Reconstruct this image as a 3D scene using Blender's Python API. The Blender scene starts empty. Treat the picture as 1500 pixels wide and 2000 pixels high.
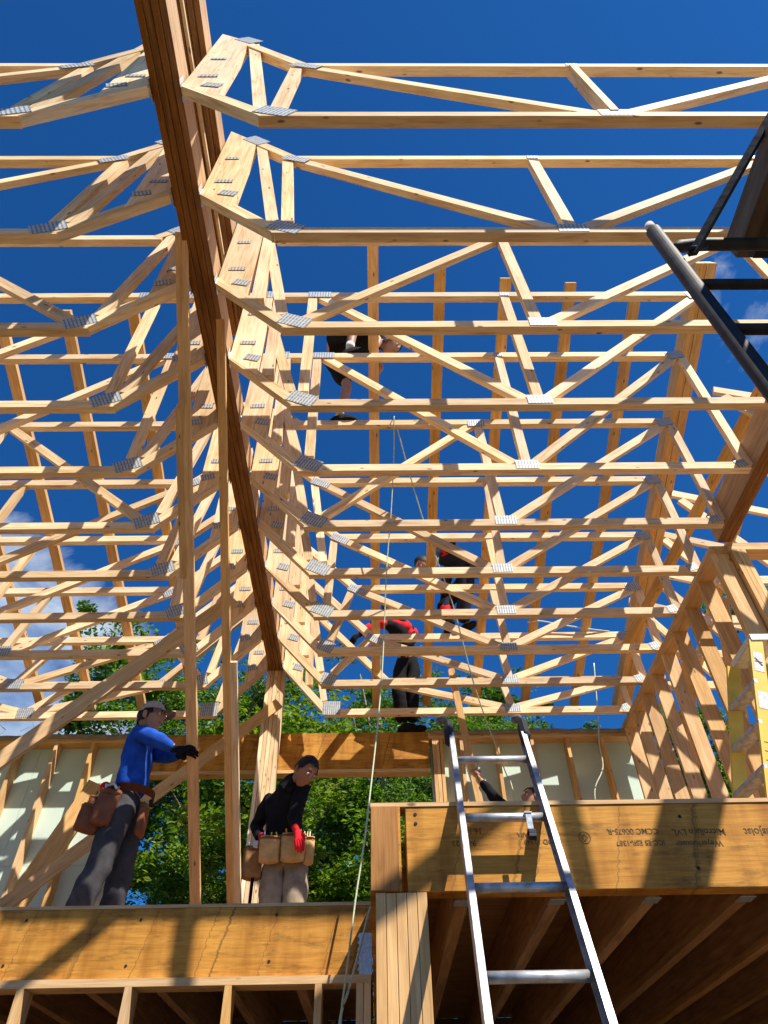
import bpy, bmesh, math, random
from mathutils import Vector, Matrix, Quaternion, noise
random.seed(11)
S = bpy.context.scene
R = math.radians
COL = S.collection
GZ = 1.6                       # camera height over the ground; "h" below is height over the camera

def W(X, d, h): return Vector((X, d, h + GZ))

# ------------------------------------------------------------------ camera
F_PX = 1340.0; PITCH = R(45.93); YAW = R(1.1075); ROLL = R(1.238)
c_, s_ = math.cos(PITCH), math.sin(PITCH)
fw = Vector((math.sin(YAW)*c_, math.cos(YAW)*c_, s_))
r0 = Vector((math.cos(YAW), -math.sin(YAW), 0)); u0 = Vector((-math.sin(YAW)*s_, -math.cos(YAW)*s_, c_))
rt = r0*math.cos(ROLL) - u0*math.sin(ROLL); up = r0*math.sin(ROLL) + u0*math.cos(ROLL)
cam = bpy.data.cameras.new("camera"); co = bpy.data.objects.new("camera", cam); COL.objects.link(co)
cam.sensor_fit = 'HORIZONTAL'; cam.sensor_width = 36; cam.lens = F_PX/1500*36
cam.clip_start = .05; cam.clip_end = 3000
M = Matrix((rt, up, -fw)).transposed().to_4x4(); M.translation = (0, 0, GZ); co.matrix_world = M
S.camera = co
# ------------------------------------------------------------------ sun, sky, exposure
SUN_EL, SUN_AZ = R(52), R(45)          # azimuth: behind the camera, towards +X
sd = Vector((math.sin(SUN_AZ)*math.cos(SUN_EL), -math.cos(SUN_AZ)*math.cos(SUN_EL), math.sin(SUN_EL)))
sl = bpy.data.lights.new("sun", 'SUN'); sl.energy = 5.0; sl.angle = R(.5); sl.color = (1, .93, .82)
so = bpy.data.objects.new("sun", sl); COL.objects.link(so); so.rotation_euler = sd.to_track_quat('Z', 'Y').to_euler()
S.view_settings.view_transform = 'Standard'; S.view_settings.look = 'None'
S.view_settings.exposure = 0.72; S.view_settings.gamma = 1
S.render.resolution_x = 768; S.render.resolution_y = 1024
S.render.engine = 'CYCLES'
S.cycles.max_bounces = 6; S.cycles.diffuse_bounces = 4

class NT:
    def __init__(s, tree): s.t = tree
    def n(s, typ, **kw):
        nd = s.t.nodes.new(typ)
        for k, v in kw.items():
            if k.startswith('i_'):
                nd.inputs[k[2:].replace('_', ' ')].default_value = v
            else: setattr(nd, k, v)
        return nd
    def l(s, a, b): s.t.links.new(a, b)
    def math(s, op, a, b=None, clamp=False):
        m = s.t.nodes.new('ShaderNodeMath'); m.operation = op; m.use_clamp = clamp
        for i, v in enumerate((a, b)):
            if v is None: continue
            if isinstance(v, (int, float)): m.inputs[i].default_value = v
            else: s.l(v, m.inputs[i])
        return m.outputs[0]
    def ramp(s, fac, stops, interp='LINEAR'):
        r = s.t.nodes.new('ShaderNodeValToRGB'); e = r.color_ramp.elements; r.color_ramp.interpolation = interp
        while len(e) < len(stops): e.new(.5)
        for i, (p, c) in enumerate(stops):
            e[i].position = p; e[i].color = c if len(c) == 4 else (*c, 1)
        s.l(fac, r.inputs[0]); return r.outputs[0]
    def mix(s, fac, a, b, blend='MIX'):
        m = s.t.nodes.new('ShaderNodeMix'); m.data_type = 'RGBA'; m.blend_type = blend
        for i, v in ((0, fac), (6, a), (7, b)):
            if isinstance(v, (int, float)): m.inputs[i].default_value = v
            elif isinstance(v, tuple): m.inputs[i].default_value = v if len(v) == 4 else (*v, 1)
            else: s.l(v, m.inputs[i])
        return m.outputs[2]

world = bpy.data.worlds.new("World"); S.world = world; world.use_nodes = True
t = world.node_tree; t.nodes.clear(); N = NT(t)
sky = N.n('ShaderNodeTexSky', sky_type='NISHITA', sun_disc=False, sun_elevation=SUN_EL, altitude=300,
          air_density=1.0, dust_density=0.2, ozone_density=3.0)
sky.sun_rotation = math.atan2(sd.x, sd.y)
tc = N.n('ShaderNodeTexCoord')
tint = N.mix(1.0, sky.outputs[0], (.14, .60, 1.10), 'MULTIPLY')
# clouds: fractal noise on the sky direction, dense only towards two parts of the sky
nz = N.n('ShaderNodeTexNoise', noise_dimensions='3D'); nz.inputs['Scale'].default_value = 3.6; nz.inputs['Detail'].default_value = 9
nz.inputs['Roughness'].default_value = .58; nz.inputs['Distortion'].default_value = .4
mp = N.n('ShaderNodeMapping'); mp.inputs['Scale'].default_value = (1, 1, 2.2); mp.inputs['Location'].default_value = (.35, .1, .2)
N.l(tc.outputs['Generated'], mp.inputs[0]); N.l(mp.outputs[0], nz.inputs['Vector'])
def lobe(v, a, b):
    d = N.n('ShaderNodeVectorMath', operation='DOT_PRODUCT'); N.l(tc.outputs['Generated'], d.inputs[0]); d.inputs[1].default_value = Vector(v).normalized()
    m = N.n('ShaderNodeMapRange', interpolation_type='SMOOTHSTEP'); N.l(d.outputs['Value'], m.inputs[0])
    m.inputs[1].default_value = a; m.inputs[2].default_value = b; return m.outputs[0]
l1 = lobe((-.55, .745, .385), .935, .990); l2 = N.math('MULTIPLY', lobe((.47, .42, .78), .990, 1.0), .56)
lb = N.math('MAXIMUM', l1, l2)
dens = N.math('ADD', nz.outputs[0], N.math('MULTIPLY', N.math('SUBTRACT', N.math('MULTIPLY', lb, 1.22), 1.0), .42))
cl = N.ramp(dens, [(.33, (0, 0, 0)), (.50, (1, 1, 1))])
ccol = N.ramp(nz.outputs[0], [(.38, (2.9, 4.0, 6.0)), (.66, (6.6, 7.3, 8.2))])
final = N.mix(cl, tint, ccol)
bg = N.n('ShaderNodeBackground'); bg.inputs[1].default_value = .074
N.l(final, bg.inputs[0]); ow = N.n('ShaderNodeOutputWorld'); N.l(bg.outputs[0], ow.inputs[0])

# ------------------------------------------------------------------ materials
def newmat(name):
    m = bpy.data.materials.new(name); m.use_nodes = True
    for n in list(m.node_tree.nodes):
        if n.type not in ('BSDF_PRINCIPLED', 'OUTPUT_MATERIAL'): m.node_tree.nodes.remove(n)
    return m, NT(m.node_tree), m.node_tree.nodes['Principled BSDF']

def wood(name, lightc, midc, darkc, knots=1.0, rough=.72, grain=1.0, stain=0.0, var=.16, satv=.2, crease=0.):
    m, N, P = newmat(name)
    tc = N.n('ShaderNodeTexCoord'); oi = N.n('ShaderNodeObjectInfo')
    off = N.n('ShaderNodeVectorMath', operation='SCALE'); cx = N.n('ShaderNodeCombineXYZ')
    for i in range(3): N.l(oi.outputs['Random'], cx.inputs[i])
    N.l(cx.outputs[0], off.inputs[0]); off.inputs['Scale'].default_value = 37.
    ad = N.n('ShaderNodeVectorMath', operation='ADD'); N.l(tc.outputs['Object'], ad.inputs[0]); N.l(off.outputs[0], ad.inputs[1])
    mp = N.n('ShaderNodeMapping'); mp.inputs['Scale'].default_value = (1.3, 16, 16); N.l(ad.outputs[0], mp.inputs[0])
    g = N.n('ShaderNodeTexNoise'); N.l(mp.outputs[0], g.inputs['Vector']); g.inputs['Scale'].default_value = 2.2
    g.inputs['Detail'].default_value = 5; g.inputs['Distortion'].default_value = .8
    mp2 = N.n('ShaderNodeMapping'); mp2.inputs['Scale'].default_value = (3.5, 90, 90); N.l(ad.outputs[0], mp2.inputs[0])
    g2 = N.n('ShaderNodeTexNoise'); N.l(mp2.outputs[0], g2.inputs['Vector']); g2.inputs['Scale'].default_value = 2.0
    base = N.ramp(g.outputs[0], [(.28, darkc), (.5, midc), (.72, lightc)])
    fine = N.ramp(g2.outputs[0], [(.3, (.78, .74, .70)), (.65, (1.06, 1.06, 1.06))])
    col = N.mix(.55*grain, base, N.mix(1, base, fine, 'MULTIPLY'))
    # knots
    v = N.n('ShaderNodeTexVoronoi'); mp3 = N.n('ShaderNodeMapping'); mp3.inputs['Scale'].default_value = (1.5, 4, 4)
    N.l(ad.outputs[0], mp3.inputs[0]); N.l(mp3.outputs[0], v.inputs['Vector']); v.inputs['Scale'].default_value = 3.0
    kn = N.ramp(v.outputs['Distance'], [(.06, (1, 1, 1)), (.12, (0, 0, 0))])
    col = N.mix(N.math('MULTIPLY', kn, .8*knots), col, (.11, .05, .02))
    # long slow tone change and grime
    n3 = N.n('ShaderNodeTexNoise'); N.l(ad.outputs[0], n3.inputs['Vector']); n3.inputs['Scale'].default_value = 1.7; n3.inputs['Detail'].default_value = 4
    tone = N.ramp(n3.outputs[0], [(.3, (.80, .76, .70)), (.6, (1.04, 1.03, 1.0))])
    col = N.mix(.8, col, N.mix(1, col, tone, 'MULTIPLY'))
    if stain:
        mp4 = N.n('ShaderNodeMapping'); mp4.inputs['Scale'].default_value = (2.2, 9, 9); N.l(ad.outputs[0], mp4.inputs[0])
        n4 = N.n('ShaderNodeTexNoise'); N.l(mp4.outputs[0], n4.inputs['Vector']); n4.inputs['Scale'].default_value = 1.6; n4.inputs['Detail'].default_value = 8; n4.inputs['Roughness'].default_value = .7
        st = N.ramp(n4.outputs[0], [(.52, (0, 0, 0)), (.74, (1, 1, 1))])
        col = N.mix(N.math('MULTIPLY', st, stain), col, (.07, .035, .015))
    if crease:
        sx = N.n('ShaderNodeSeparateXYZ'); N.l(tc.outputs['Object'], sx.inputs[0])
        mp5 = N.n('ShaderNodeMapping'); mp5.inputs['Scale'].default_value = (5, .8, .8); mp5.inputs['Rotation'].default_value = (0, .25, 0); N.l(ad.outputs[0], mp5.inputs[0])
        n5 = N.n('ShaderNodeTexNoise'); N.l(mp5.outputs[0], n5.inputs['Vector']); n5.inputs['Scale'].default_value = 1.8; n5.inputs['Detail'].default_value = 5
        col = N.mix(.75, col, N.mix(1, col, N.ramp(n5.outputs[0], [(.38, (.66, .55, .45)), (.55, (1.04, 1.02, 1.0)), (.75, (1.12, 1.10, 1.05))]), 'MULTIPLY'))
        u = N.math('ADD', N.math('ADD', sx.outputs[0], N.math('MULTIPLY', sx.outputs[2], -.28)), N.math('MULTIPLY', g.outputs[0], .05))
        for fr_, th, k_ in ((2.9, .012, .65), (1.31, .012, .8)):
            ln = N.ramp(N.math('ABSOLUTE', N.math('SUBTRACT', N.math('FRACT', N.math('MULTIPLY', u, fr_)), .5)), [(.002, (1, 1, 1)), (th, (0, 0, 0))])
            col = N.mix(N.math('MULTIPLY', N.math('MULTIPLY', ln, n3.outputs[0]), crease*k_*1.6), col, (.10, .045, .02))
    hv = N.n('ShaderNodeHueSaturation')
    N.l(N.math('ADD', N.math('MULTIPLY', oi.outputs['Random'], var*2), 1-var), hv.inputs['Value'])
    N.l(N.math('ADD', N.math('MULTIPLY', N.math('FRACT', N.math('MULTIPLY', oi.outputs['Random'], 7.31)), satv), 1.02-satv/2), hv.inputs['Saturation'])
    N.l(col, hv.inputs['Color']); N.l(hv.outputs[0], P.inputs['Base Color'])
    P.inputs['Roughness'].default_value = rough; P.inputs['Specular IOR Level'].default_value = .25
    b = N.n('ShaderNodeBump'); b.inputs['Strength'].default_value = .25; b.inputs['Distance'].default_value = .002
    N.l(g2.outputs[0], b.inputs['Height']); N.l(b.outputs[0], P.inputs['Normal'])
    return m

def plain(name, c, rough=.7, metal=0., nscale=18., var=.18, bump=.15, spec=.3, coat=0):
    m, N, P = newmat(name)
    tc = N.n('ShaderNodeTexCoord'); g = N.n('ShaderNodeTexNoise'); N.l(tc.outputs['Object'], g.inputs['Vector'])
    g.inputs['Scale'].default_value = nscale; g.inputs['Detail'].default_value = 6
    col = N.ramp(g.outputs[0], [(.3, tuple(x*(1-var) for x in c)), (.7, tuple(min(1, x*(1+var)) for x in c))])
    N.l(col, P.inputs['Base Color']); P.inputs['Roughness'].default_value = rough; P.inputs['Metallic'].default_value = metal
    P.inputs['Specular IOR Level'].default_value = spec
    if bump:
        b = N.n('ShaderNodeBump'); b.inputs['Strength'].default_value = bump; b.inputs['Distance'].default_value = .01
        N.l(g.outputs[0], b.inputs['Height']); N.l(b.outputs[0], P.inputs['Normal'])
    return m

PINE = wood('pine', (.92, .75, .52), (.87, .67, .43), (.66, .43, .23), var=.19)
STUD = wood('pine_stud', (.80, .55, .29), (.72, .46, .22), (.57, .34, .15), var=.12)
RAFT = wood('pine_rafter', (.74, .48, .22), (.66, .40, .16), (.52, .29, .11), var=.12)
LVL = wood('laminated_veneer', (.64, .335, .075), (.57, .28, .058), (.44, .20, .04), knots=.4, stain=.85, var=.02, satv=0., crease=1.)
ENDG = wood('beam_end', (.50, .25, .09), (.42, .20, .065), (.27, .12, .035), knots=.2, var=.02, satv=0.)
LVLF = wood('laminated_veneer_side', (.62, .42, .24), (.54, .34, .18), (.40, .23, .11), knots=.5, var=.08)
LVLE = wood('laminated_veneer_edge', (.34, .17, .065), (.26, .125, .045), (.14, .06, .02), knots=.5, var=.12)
GREY_WOOD = wood('weathered_plank', (.20, .16, .12), (.14, .11, .08), (.07, .05, .035), var=.12)
OSB = wood('floor_sheathing', (.52, .31, .16), (.42, .24, .12), (.30, .165, .08), knots=.2, stain=.3)
ALU = plain('aluminium', (.46, .46, .46), rough=.48, metal=.7, nscale=22, var=.38, bump=.1)
GALV = plain('galvanised', (.60, .62, .62), rough=.42, metal=.6, nscale=60, var=.2, bump=.1)
BLACK_STEEL = plain('black_steel', (.022, .021, .021), rough=.62, metal=.1, nscale=25, var=.5)
PANEL = plain('green_white_board', (.58, .71, .63), rough=.8, nscale=3, var=.05, bump=0)
ROPE = plain('rope_fibre', (.50, .55, .36), rough=.9, nscale=90)
CABLE = plain('pale_cable', (.62, .66, .55), rough=.6)
YELLOW = plain('yellow_fibreglass', (.72, .50, .07), rough=.45, nscale=8, var=.12, bump=.05)
LABELM = plain('paper_label', (.66, .66, .64), rough=.7, nscale=40, var=.25, bump=0)
INK = plain('ink', (.15, .085, .035), rough=.9, nscale=90, var=.8, bump=0)
PADM = plain('dusty_pad', (.16, .14, .13), rough=.95, nscale=30, var=.5)
RUBBER = plain('black_rubber', (.02, .022, .03), rough=.75)
WRAP = plain('dusty_cloth', (.55, .47, .38), rough=.95, nscale=9)

def toothmat():
    m, N, P = newmat('truss_plate')
    tc = N.n('ShaderNodeTexCoord'); sx = N.n('ShaderNodeSeparateXYZ'); N.l(tc.outputs['Object'], sx.inputs[0])
    u = N.math('FRACT', N.math('MULTIPLY', sx.outputs[0], 42.)); v = N.math('FRACT', N.math('MULTIPLY', sx.outputs[2], 26.))
    a = N.math('LESS_THAN', u, .42); b = N.math('LESS_THAN', v, .86); k = N.math('MULTIPLY', a, b)
    g = N.n('ShaderNodeTexNoise'); N.l(tc.outputs['Object'], g.inputs['Vector']); g.inputs['Scale'].default_value = 25
    c = N.ramp(g.outputs[0], [(.3, (.38, .42, .44)), (.7, (.60, .64, .66))])
    N.l(N.mix(k, c, (.20, .215, .24)), P.inputs['Base Color'])
    P.inputs['Metallic'].default_value = .2; P.inputs['Roughness'].default_value = .6
    return m
PLATE = toothmat()

# ------------------------------------------------------------------ object helpers
def link(o, parent=None):
    COL.objects.link(o)
    if parent is not None:
        o.parent = parent
    return o
def tag(o, label=None, cat=None, group=None, kind=None):
    if label: o['label'] = label
    if cat: o['category'] = cat
    if group: o['group'] = group
    if kind: o['kind'] = kind
    return o
def thing(name, loc, label, cat, group=None):
    o = bpy.data.objects.new(name, None); o.location = loc; link(o); o.empty_display_size = .1
    return tag(o, label, cat, group, 'thing' if label else None)
def abs_origin(parent):
    v = Vector((0, 0, 0))
    while parent is not None:
        v = v + parent.location; parent = parent.parent
    return v
def bmobj(name, bm, mat, parent=None, smooth=False, loc=None, rot=None):
    """bm in local coordinates; loc is the world position of its origin"""
    me = bpy.data.meshes.new(name); bm.to_mesh(me); bm.free()
    for mm in (mat if isinstance(mat, (list, tuple)) else [mat]): me.materials.append(mm)
    if smooth:
        for p in me.polygons: p.use_smooth = True
    o = bpy.data.objects.new(name, me); link(o, parent)
    o.location = (loc or Vector((0, 0, 0))) - abs_origin(parent)
    if rot is not None: o.rotation_mode = 'QUATERNION'; o.rotation_quaternion = rot
    return o
def add_box(bm, c, s, rot=None, bevel=0):
    r = bmesh.ops.create_cube(bm, size=1)
    vs = r['verts']
    for v in vs: v.co = Vector((v.co.x*s[0], v.co.y*s[1], v.co.z*s[2]))
    if bevel:
        es = list({e for v in vs for e in v.link_edges})
        g = bmesh.ops.bevel(bm, geom=es, offset=bevel, segments=1, affect='EDGES')
        vs = list({v for f in g['faces'] for v in f.verts} | {v for v in vs if v.is_valid})
    for v in vs:
        if rot is not None: v.co = rot @ v.co
        v.co += Vector(c)
def frame(p0, p1, upv):
    x = (p1-p0).normalized(); z = (upv - x*upv.dot(x)).normalized(); y = z.cross(x)
    return Matrix((x, y, z)).transposed().to_quaternion()
def member(name, p0, p1, w, t, mat, parent=None, upv=Vector((0, 0, 1)), bevel=0, cut0=0, cut1=0, sag=0):
    """a board from p0 to p1: local x along, y = thickness t, z = width w (turned towards upv); cuts slant the ends"""
    L = (p1-p0).length; q = frame(p0, p1, upv); bm = bmesh.new()
    add_box(bm, (0, 0, 0), (L, t, w), bevel=bevel)
    for v in bm.verts:
        v.co.x += (cut0 if v.co.x < 0 else cut1)*v.co.z/(w/2)*.5 if (cut0 or cut1) else 0
    if isinstance(mat, (list, tuple)):
        bm.normal_update()
        for f in bm.faces:
            if abs(f.normal.y) > .8: f.material_index = 1
    return bmobj(name, bm, mat, parent, loc=(p0+p1)/2, rot=q)
def tube(name, pts, r, mat, parent=None, seg=8, smooth=True, closed_r=None):
    bm = bmesh.new(); o0 = Vector(pts[0]); rings = []
    n = len(pts)
    for i, p in enumerate(pts):
        p = Vector(p); a = Vector(pts[max(0, i-1)]); b = Vector(pts[min(n-1, i+1)])
        d = (b-a).normalized(); ref = Vector((0, 0, 1)) if abs(d.z) < .9 else Vector((1, 0, 0))
        x = d.cross(ref).normalized(); y = d.cross(x); rr = r[i] if isinstance(r, (list, tuple)) else r
        rings.append([bm.verts.new(p-o0+x*math.cos(k*2*math.pi/seg)*rr+y*math.sin(k*2*math.pi/seg)*rr) for k in range(seg)])
    for i in range(n-1):
        for k in range(seg): bm.faces.new((rings[i][k], rings[i][(k+1) % seg], rings[i+1][(k+1) % seg], rings[i+1][k]))
    bm.faces.new(rings[0]); bm.faces.new(rings[-1][::-1]); bmesh.ops.recalc_face_normals(bm, faces=bm.faces)
    return bmobj(name, bm, mat, parent, smooth=smooth, loc=o0)
def spline(pts, n=8):
    P = [Vector(p) for p in pts]; P = [P[0]*2-P[1]]+P+[P[-1]*2-P[-2]]; out = []
    for i in range(1, len(P)-2):
        for k in range(n):
            t = k/n; a, b, c, d = P[i-1:i+3]
            out.append(.5*((2*b)+(c-a)*t+(2*a-5*b+4*c-d)*t*t+(3*b-a-3*c+d)*t**3))
    out.append(P[-2]); return out
def ordinal(i): return ['first', 'second', 'third', 'fourth', 'fifth', 'sixth', 'seventh', 'eighth', 'ninth', 'tenth', 'eleventh', 'twelfth', 'thirteenth', 'fourteenth', 'fifteenth', 'sixteenth', 'seventeenth', 'eighteenth', 'nineteenth', 'twentieth'][i]

# ------------------------------------------------------------------ ground
def build_ground():
    m, N, P = newmat('dry_earth_and_grass')
    tc = N.n('ShaderNodeTexCoord'); g = N.n('ShaderNodeTexNoise'); N.l(tc.outputs['Object'], g.inputs['Vector']); g.inputs['Scale'].default_value = .35; g.inputs['Detail'].default_value = 8
    g2 = N.n('ShaderNodeTexNoise'); N.l(tc.outputs['Object'], g2.inputs['Vector']); g2.inputs['Scale'].default_value = 14; g2.inputs['Detail'].default_value = 6
    ln = N.n('ShaderNodeVectorMath', operation='LENGTH'); N.l(tc.outputs['Object'], ln.inputs[0])
    far = N.n('ShaderNodeMapRange'); N.l(ln.outputs['Value'], far.inputs[0]); far.inputs[1].default_value = 14; far.inputs[2].default_value = 20
    earth = N.ramp(g2.outputs[0], [(.3, (.085, .055, .03)), (.7, (.15, .10, .06))])
    grass = N.ramp(g2.outputs[0], [(.3, (.05, .08, .02)), (.7, (.12, .16, .05))])
    N.l(N.mix(far.outputs[0], earth, grass), P.inputs['Base Color']); P.inputs['Roughness'].default_value = .95
    bm = bmesh.new(); bmesh.ops.create_grid(bm, x_segments=60, y_segments=60, size=400)
    for v in bm.verts:
        d = math.hypot(v.co.x, v.co.y)
        if d > 30: v.co.z = noise.noise(v.co*.02)*2.0*min(1, (d-30)/60)-.2
    o = bmobj('ground', bm, m); tag(o, kind='structure')
build_ground()

# ------------------------------------------------------------------ roof trusses
D0, SP, NT_ = 1.037, .61, 11
HB = 4.06                                          # centre line of the bottom chords
HT = [5.20, 5.38, 5.46, 5.70, 5.70, 5.46, 5.29, 5.08, 4.88, 4.66, 4.46]
HP = [6.27, 6.08, 5.92, 5.80, 5.80, 5.88, 5.90, 5.90, 5.90, 5.90, 5.90]
XR, XL = -1.125, -1.305                            # two sides of the ridge beam
XEND = 2.93
SLOPE = 1.17
TT = .060; LB = 1.0
def dn(i): return D0+SP*i

def plate(parent, X, h, d, w, hh, ang=0.):
    bm = bmesh.new(); add_box(bm, (0, 0, 0), (w, .0016, hh), bevel=0)
    q = Quaternion((0, 1, 0), -ang)
    w0 = random.uniform(-.03, .03)
    return bmobj('gusset_plate', bm, PLATE, parent, loc=W(X, d-TT/2-.0022, h), rot=q @ Quaternion((0, 1, 0), w0))

def hanger(parent, X, h, d, side):
    bm = bmesh.new()
    add_box(bm, (side*.03, 0, -.052), (.06, .046, .002))
    for s in (-1, 1):
        add_box(bm, (side*.03, s*.0225, -.01), (.06, .0016, .085))
        add_box(bm, (side*.002, s*.042, -.01), (.002, .04, .11))
    return bmobj('joist_hanger', bm, GALV, parent, loc=W(X, d, h))

def truss(i, side):
    """side=+1: right of the ridge beam, -1: left (mirrored about the beam)"""
    d = dn(i); X0 = XR if side > 0 else XL
    def mx(x): return x if side > 0 else (XR+XL) - x      # mirror
    j = lambda a=.006: random.uniform(-a, a)
    ht, hp = HT[i], HP[i]; kX = -.575
    xend = XEND if side > 0 else 6.6
    brk = {0: -.47, 1: -.60, 2: -.74}.get(i, XR+(hp-ht)/SLOPE)
    if side < 0 and i < 3: brk = (-.60, -.62, -.74)[i]
    flat_from_beam = i in (3, 4)
    nm = 'pale timber half truss %s of the ridge beam' % ('right' if side > 0 else 'left')
    extra = {0: ', nearest the camera', 10: ', last before the back wall'}.get(i, ', %s from the camera' % ordinal(i))
    T = thing('roof_truss', W(X0, d, HB), nm+extra, 'roof truss', 'roof trusses hung on both sides of the ridge beam')
    k = [0]
    def mem(name, a, b, w=.089, cut0=0, cut1=0):
        k[0] += 1
        t = .050-.0006*k[0]; w = .076
        pa = W(mx(a[0]), d+j(.0012), a[1]+j(.003)); pb = W(mx(b[0]), d+j(.0012), b[1]+j(.003))
        if name != 'web': t = TT-.0003*k[0]; w = .076
        return member(name, pa, pb, w, t, PINE, T, cut0=cut0, cut1=cut1)
    # bottom chords: raised part at the beam, kink, then level
    mem('bottom_chord', (XR+.012, 4.70), (kX+.02, HB-.005), cut0=-.08, cut1=-.02)
    mem('bottom_chord', (kX, HB), (xend, HB), cut0=.04)
    # end board standing against the ridge beam
    bt = hp-.05 if not flat_from_beam else ht-.04
    sgn = 1 if side > 0 else -1
    BWD = .235; bc = XR+.012+BWD/2
    tb = (hp-.06-SLOPE*BWD/2) if not flat_from_beam else ht-.03
    member('end_board', W(mx(bc), d+.001, 4.70-.16), W(mx(bc), d+.001, tb), BWD, TT+.0025, PINE, T, upv=Vector((1, 0, 0)),
           cut0=-sgn*.24, cut1=(-sgn*SLOPE*BWD) if not flat_from_beam else 0)
    if i >= 2 and side > 0:
        member('inner_board', W(mx(XR+.33), d, 4.42), W(mx(XR+.30), d, (hp-.40) if not flat_from_beam else ht-.05), .089*LB, TT, PINE, T, upv=Vector((1, 0, 0)))
    # top chords
    if flat_from_beam:
        mem('top_chord', (XR+.0 if side > 0 else XR, ht), (xend, ht))
        brk = -.52; bx = XR+.17
    else:
        mem('top_chord', (XR+.16, hp-.16*(hp-ht)/(brk-XR)-.02), (brk+.03, ht+.0))
        mem('top_chord', (brk-.02, ht), (xend, ht))
        bx = XR+.27
    topb = (bx, min(hp-.12, ht) if flat_from_beam else hp-.28)
    gX = (1.30, 1.19, 1.11, 1.19, 1.19, 1.10, 1.15, 1.26, 1.36, 1.46, 1.57)[i] if side > 0 else (1.4, 1.35, 1.3, 1.3, 1.3, 1.3, 1.3, 1.34, 1.38, 1.48, 1.58)[i]
    tX = (1.30, 1.17, 1.01, 1.16, 1.18, 1.00, 1.16, 1.22, 1.3, 1.4, 1.5)[i] if side > 0 else 1.15
    hk = HB+.03
    mem('web', topb, (kX-.03, hk+.12))
    typ2 = i in (2, 5)
    if typ2:
        mem('web', (kX+.08, hk+.02), (tX-.03, ht-.02)); mem('web', (tX+.02, ht-.03), (gX-.03, hk+.02))
        plate(T, mx(tX), ht-.02, d, .16, .10)
    else:
        if i != 10: mem('web', (brk-.01, ht-.03), (kX+.06, hk+.12) if i < 6 else (kX+.1, hk+.1))
        mem('web', (brk+.07, ht-.03), (gX-.1, hk+.02)); mem('web', (tX, ht-.03), (gX, hk+.02))
        plate(T, mx(brk+.05), ht-.03 if not flat_from_beam else ht, d, .20, .09, side*-.5 if not flat_from_beam else 0)
        if i < 3 or flat_from_beam: plate(T, mx(tX), ht, d, .08, .06)
    mem('web', (gX+.06, hk+.02), (2.86, ht-.03))
    if side > 0:
        mem('web', (2.92, ht-.02), (2.93, HB+.03)); plate(T, 2.86, ht-.02, d, .16, .11, .2); plate(T, 2.87, HB+.02, d, .10, .08, .3)
    else:
        mem('web', (2.92, ht-.02), (2.95, HB+.03)); mem('web', (2.98, ht-.02), (4.0, HB+.03)); plate(T, mx(2.9), ht-.02, d, .16, .11)
        if i in (7, 8, 9, 10): plate(T, mx(gX), HB+.03, d, .18, .12)
    # plates
    kw, kh = ((.21, .13) if i < 8 else (.17, .13)) if i < 10 else (.20, .17)
    plate(T, mx(kX+.06), HB+.05, d, kw, kh, side*(-.45 if i < 9 else -.05 if i == 10 else -.3))
    if side > 0 or i < 7: plate(T, mx(gX), HB+.025, d, .18, .10)
    plate(T, mx(XR+.24), (hp-.30) if not flat_from_beam else ht, d, .20 if not flat_from_beam else .18, .12, side*-.85 if not flat_from_beam else 0)
    plate(T, mx(XR+.13), 4.88, d-.0025, .12, .05, 0); plate(T, mx(XR+.19), 4.66, d-.0025, .12, .08, side*-.3)
    if i < 5: plate(T, mx(XR+.12), 5.35, d-.0025, .10, .04, 0)
    hanger(T, X0, 4.72, d, side)
    return T

for i in range(-0, NT_):
    truss(i, 1); truss(i, -1)

# ridge beam of laminated plies, and the sloping beam above it
rb = thing('ridge_beam', W(-1.215, 7.42, 4.68), 'long brown laminated ridge beam running down the middle of the roof', 'beam')
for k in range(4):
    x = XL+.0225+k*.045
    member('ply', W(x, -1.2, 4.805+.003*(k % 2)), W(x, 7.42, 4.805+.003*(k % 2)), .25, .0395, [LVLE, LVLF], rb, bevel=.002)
ub = thing('upper_ridge_beam', W(-1.215, 3.0, 5.6), 'short laminated beam above the main ridge beam, between the nearest trusses', 'beam')
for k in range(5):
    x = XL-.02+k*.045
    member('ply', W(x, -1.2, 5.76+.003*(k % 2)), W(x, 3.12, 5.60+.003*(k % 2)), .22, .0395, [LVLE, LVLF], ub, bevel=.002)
tag(member('nailing_strip', W(-1.16, -1.2, 5.22), W(-1.16, 2.6, 5.22), .030, .02, PINE), 'thin pale strip running between the two stacked ridge beams', 'batten')

# post of plies under the far end of the ridge beam
ps = thing('ridge_post', W(-1.215, 7.3, 1.29), 'built-up pale post of vertical plies under the far end of the ridge beam', 'post')
for k in range(5):
    x = -1.32+.0225+k*.044
    member('ply', W(x, 7.27, 1.29), W(x, 7.27, 4.68), .14-.003*(k % 2), .0395, PINE, ps, upv=Vector((0, 1, 0)))

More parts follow.
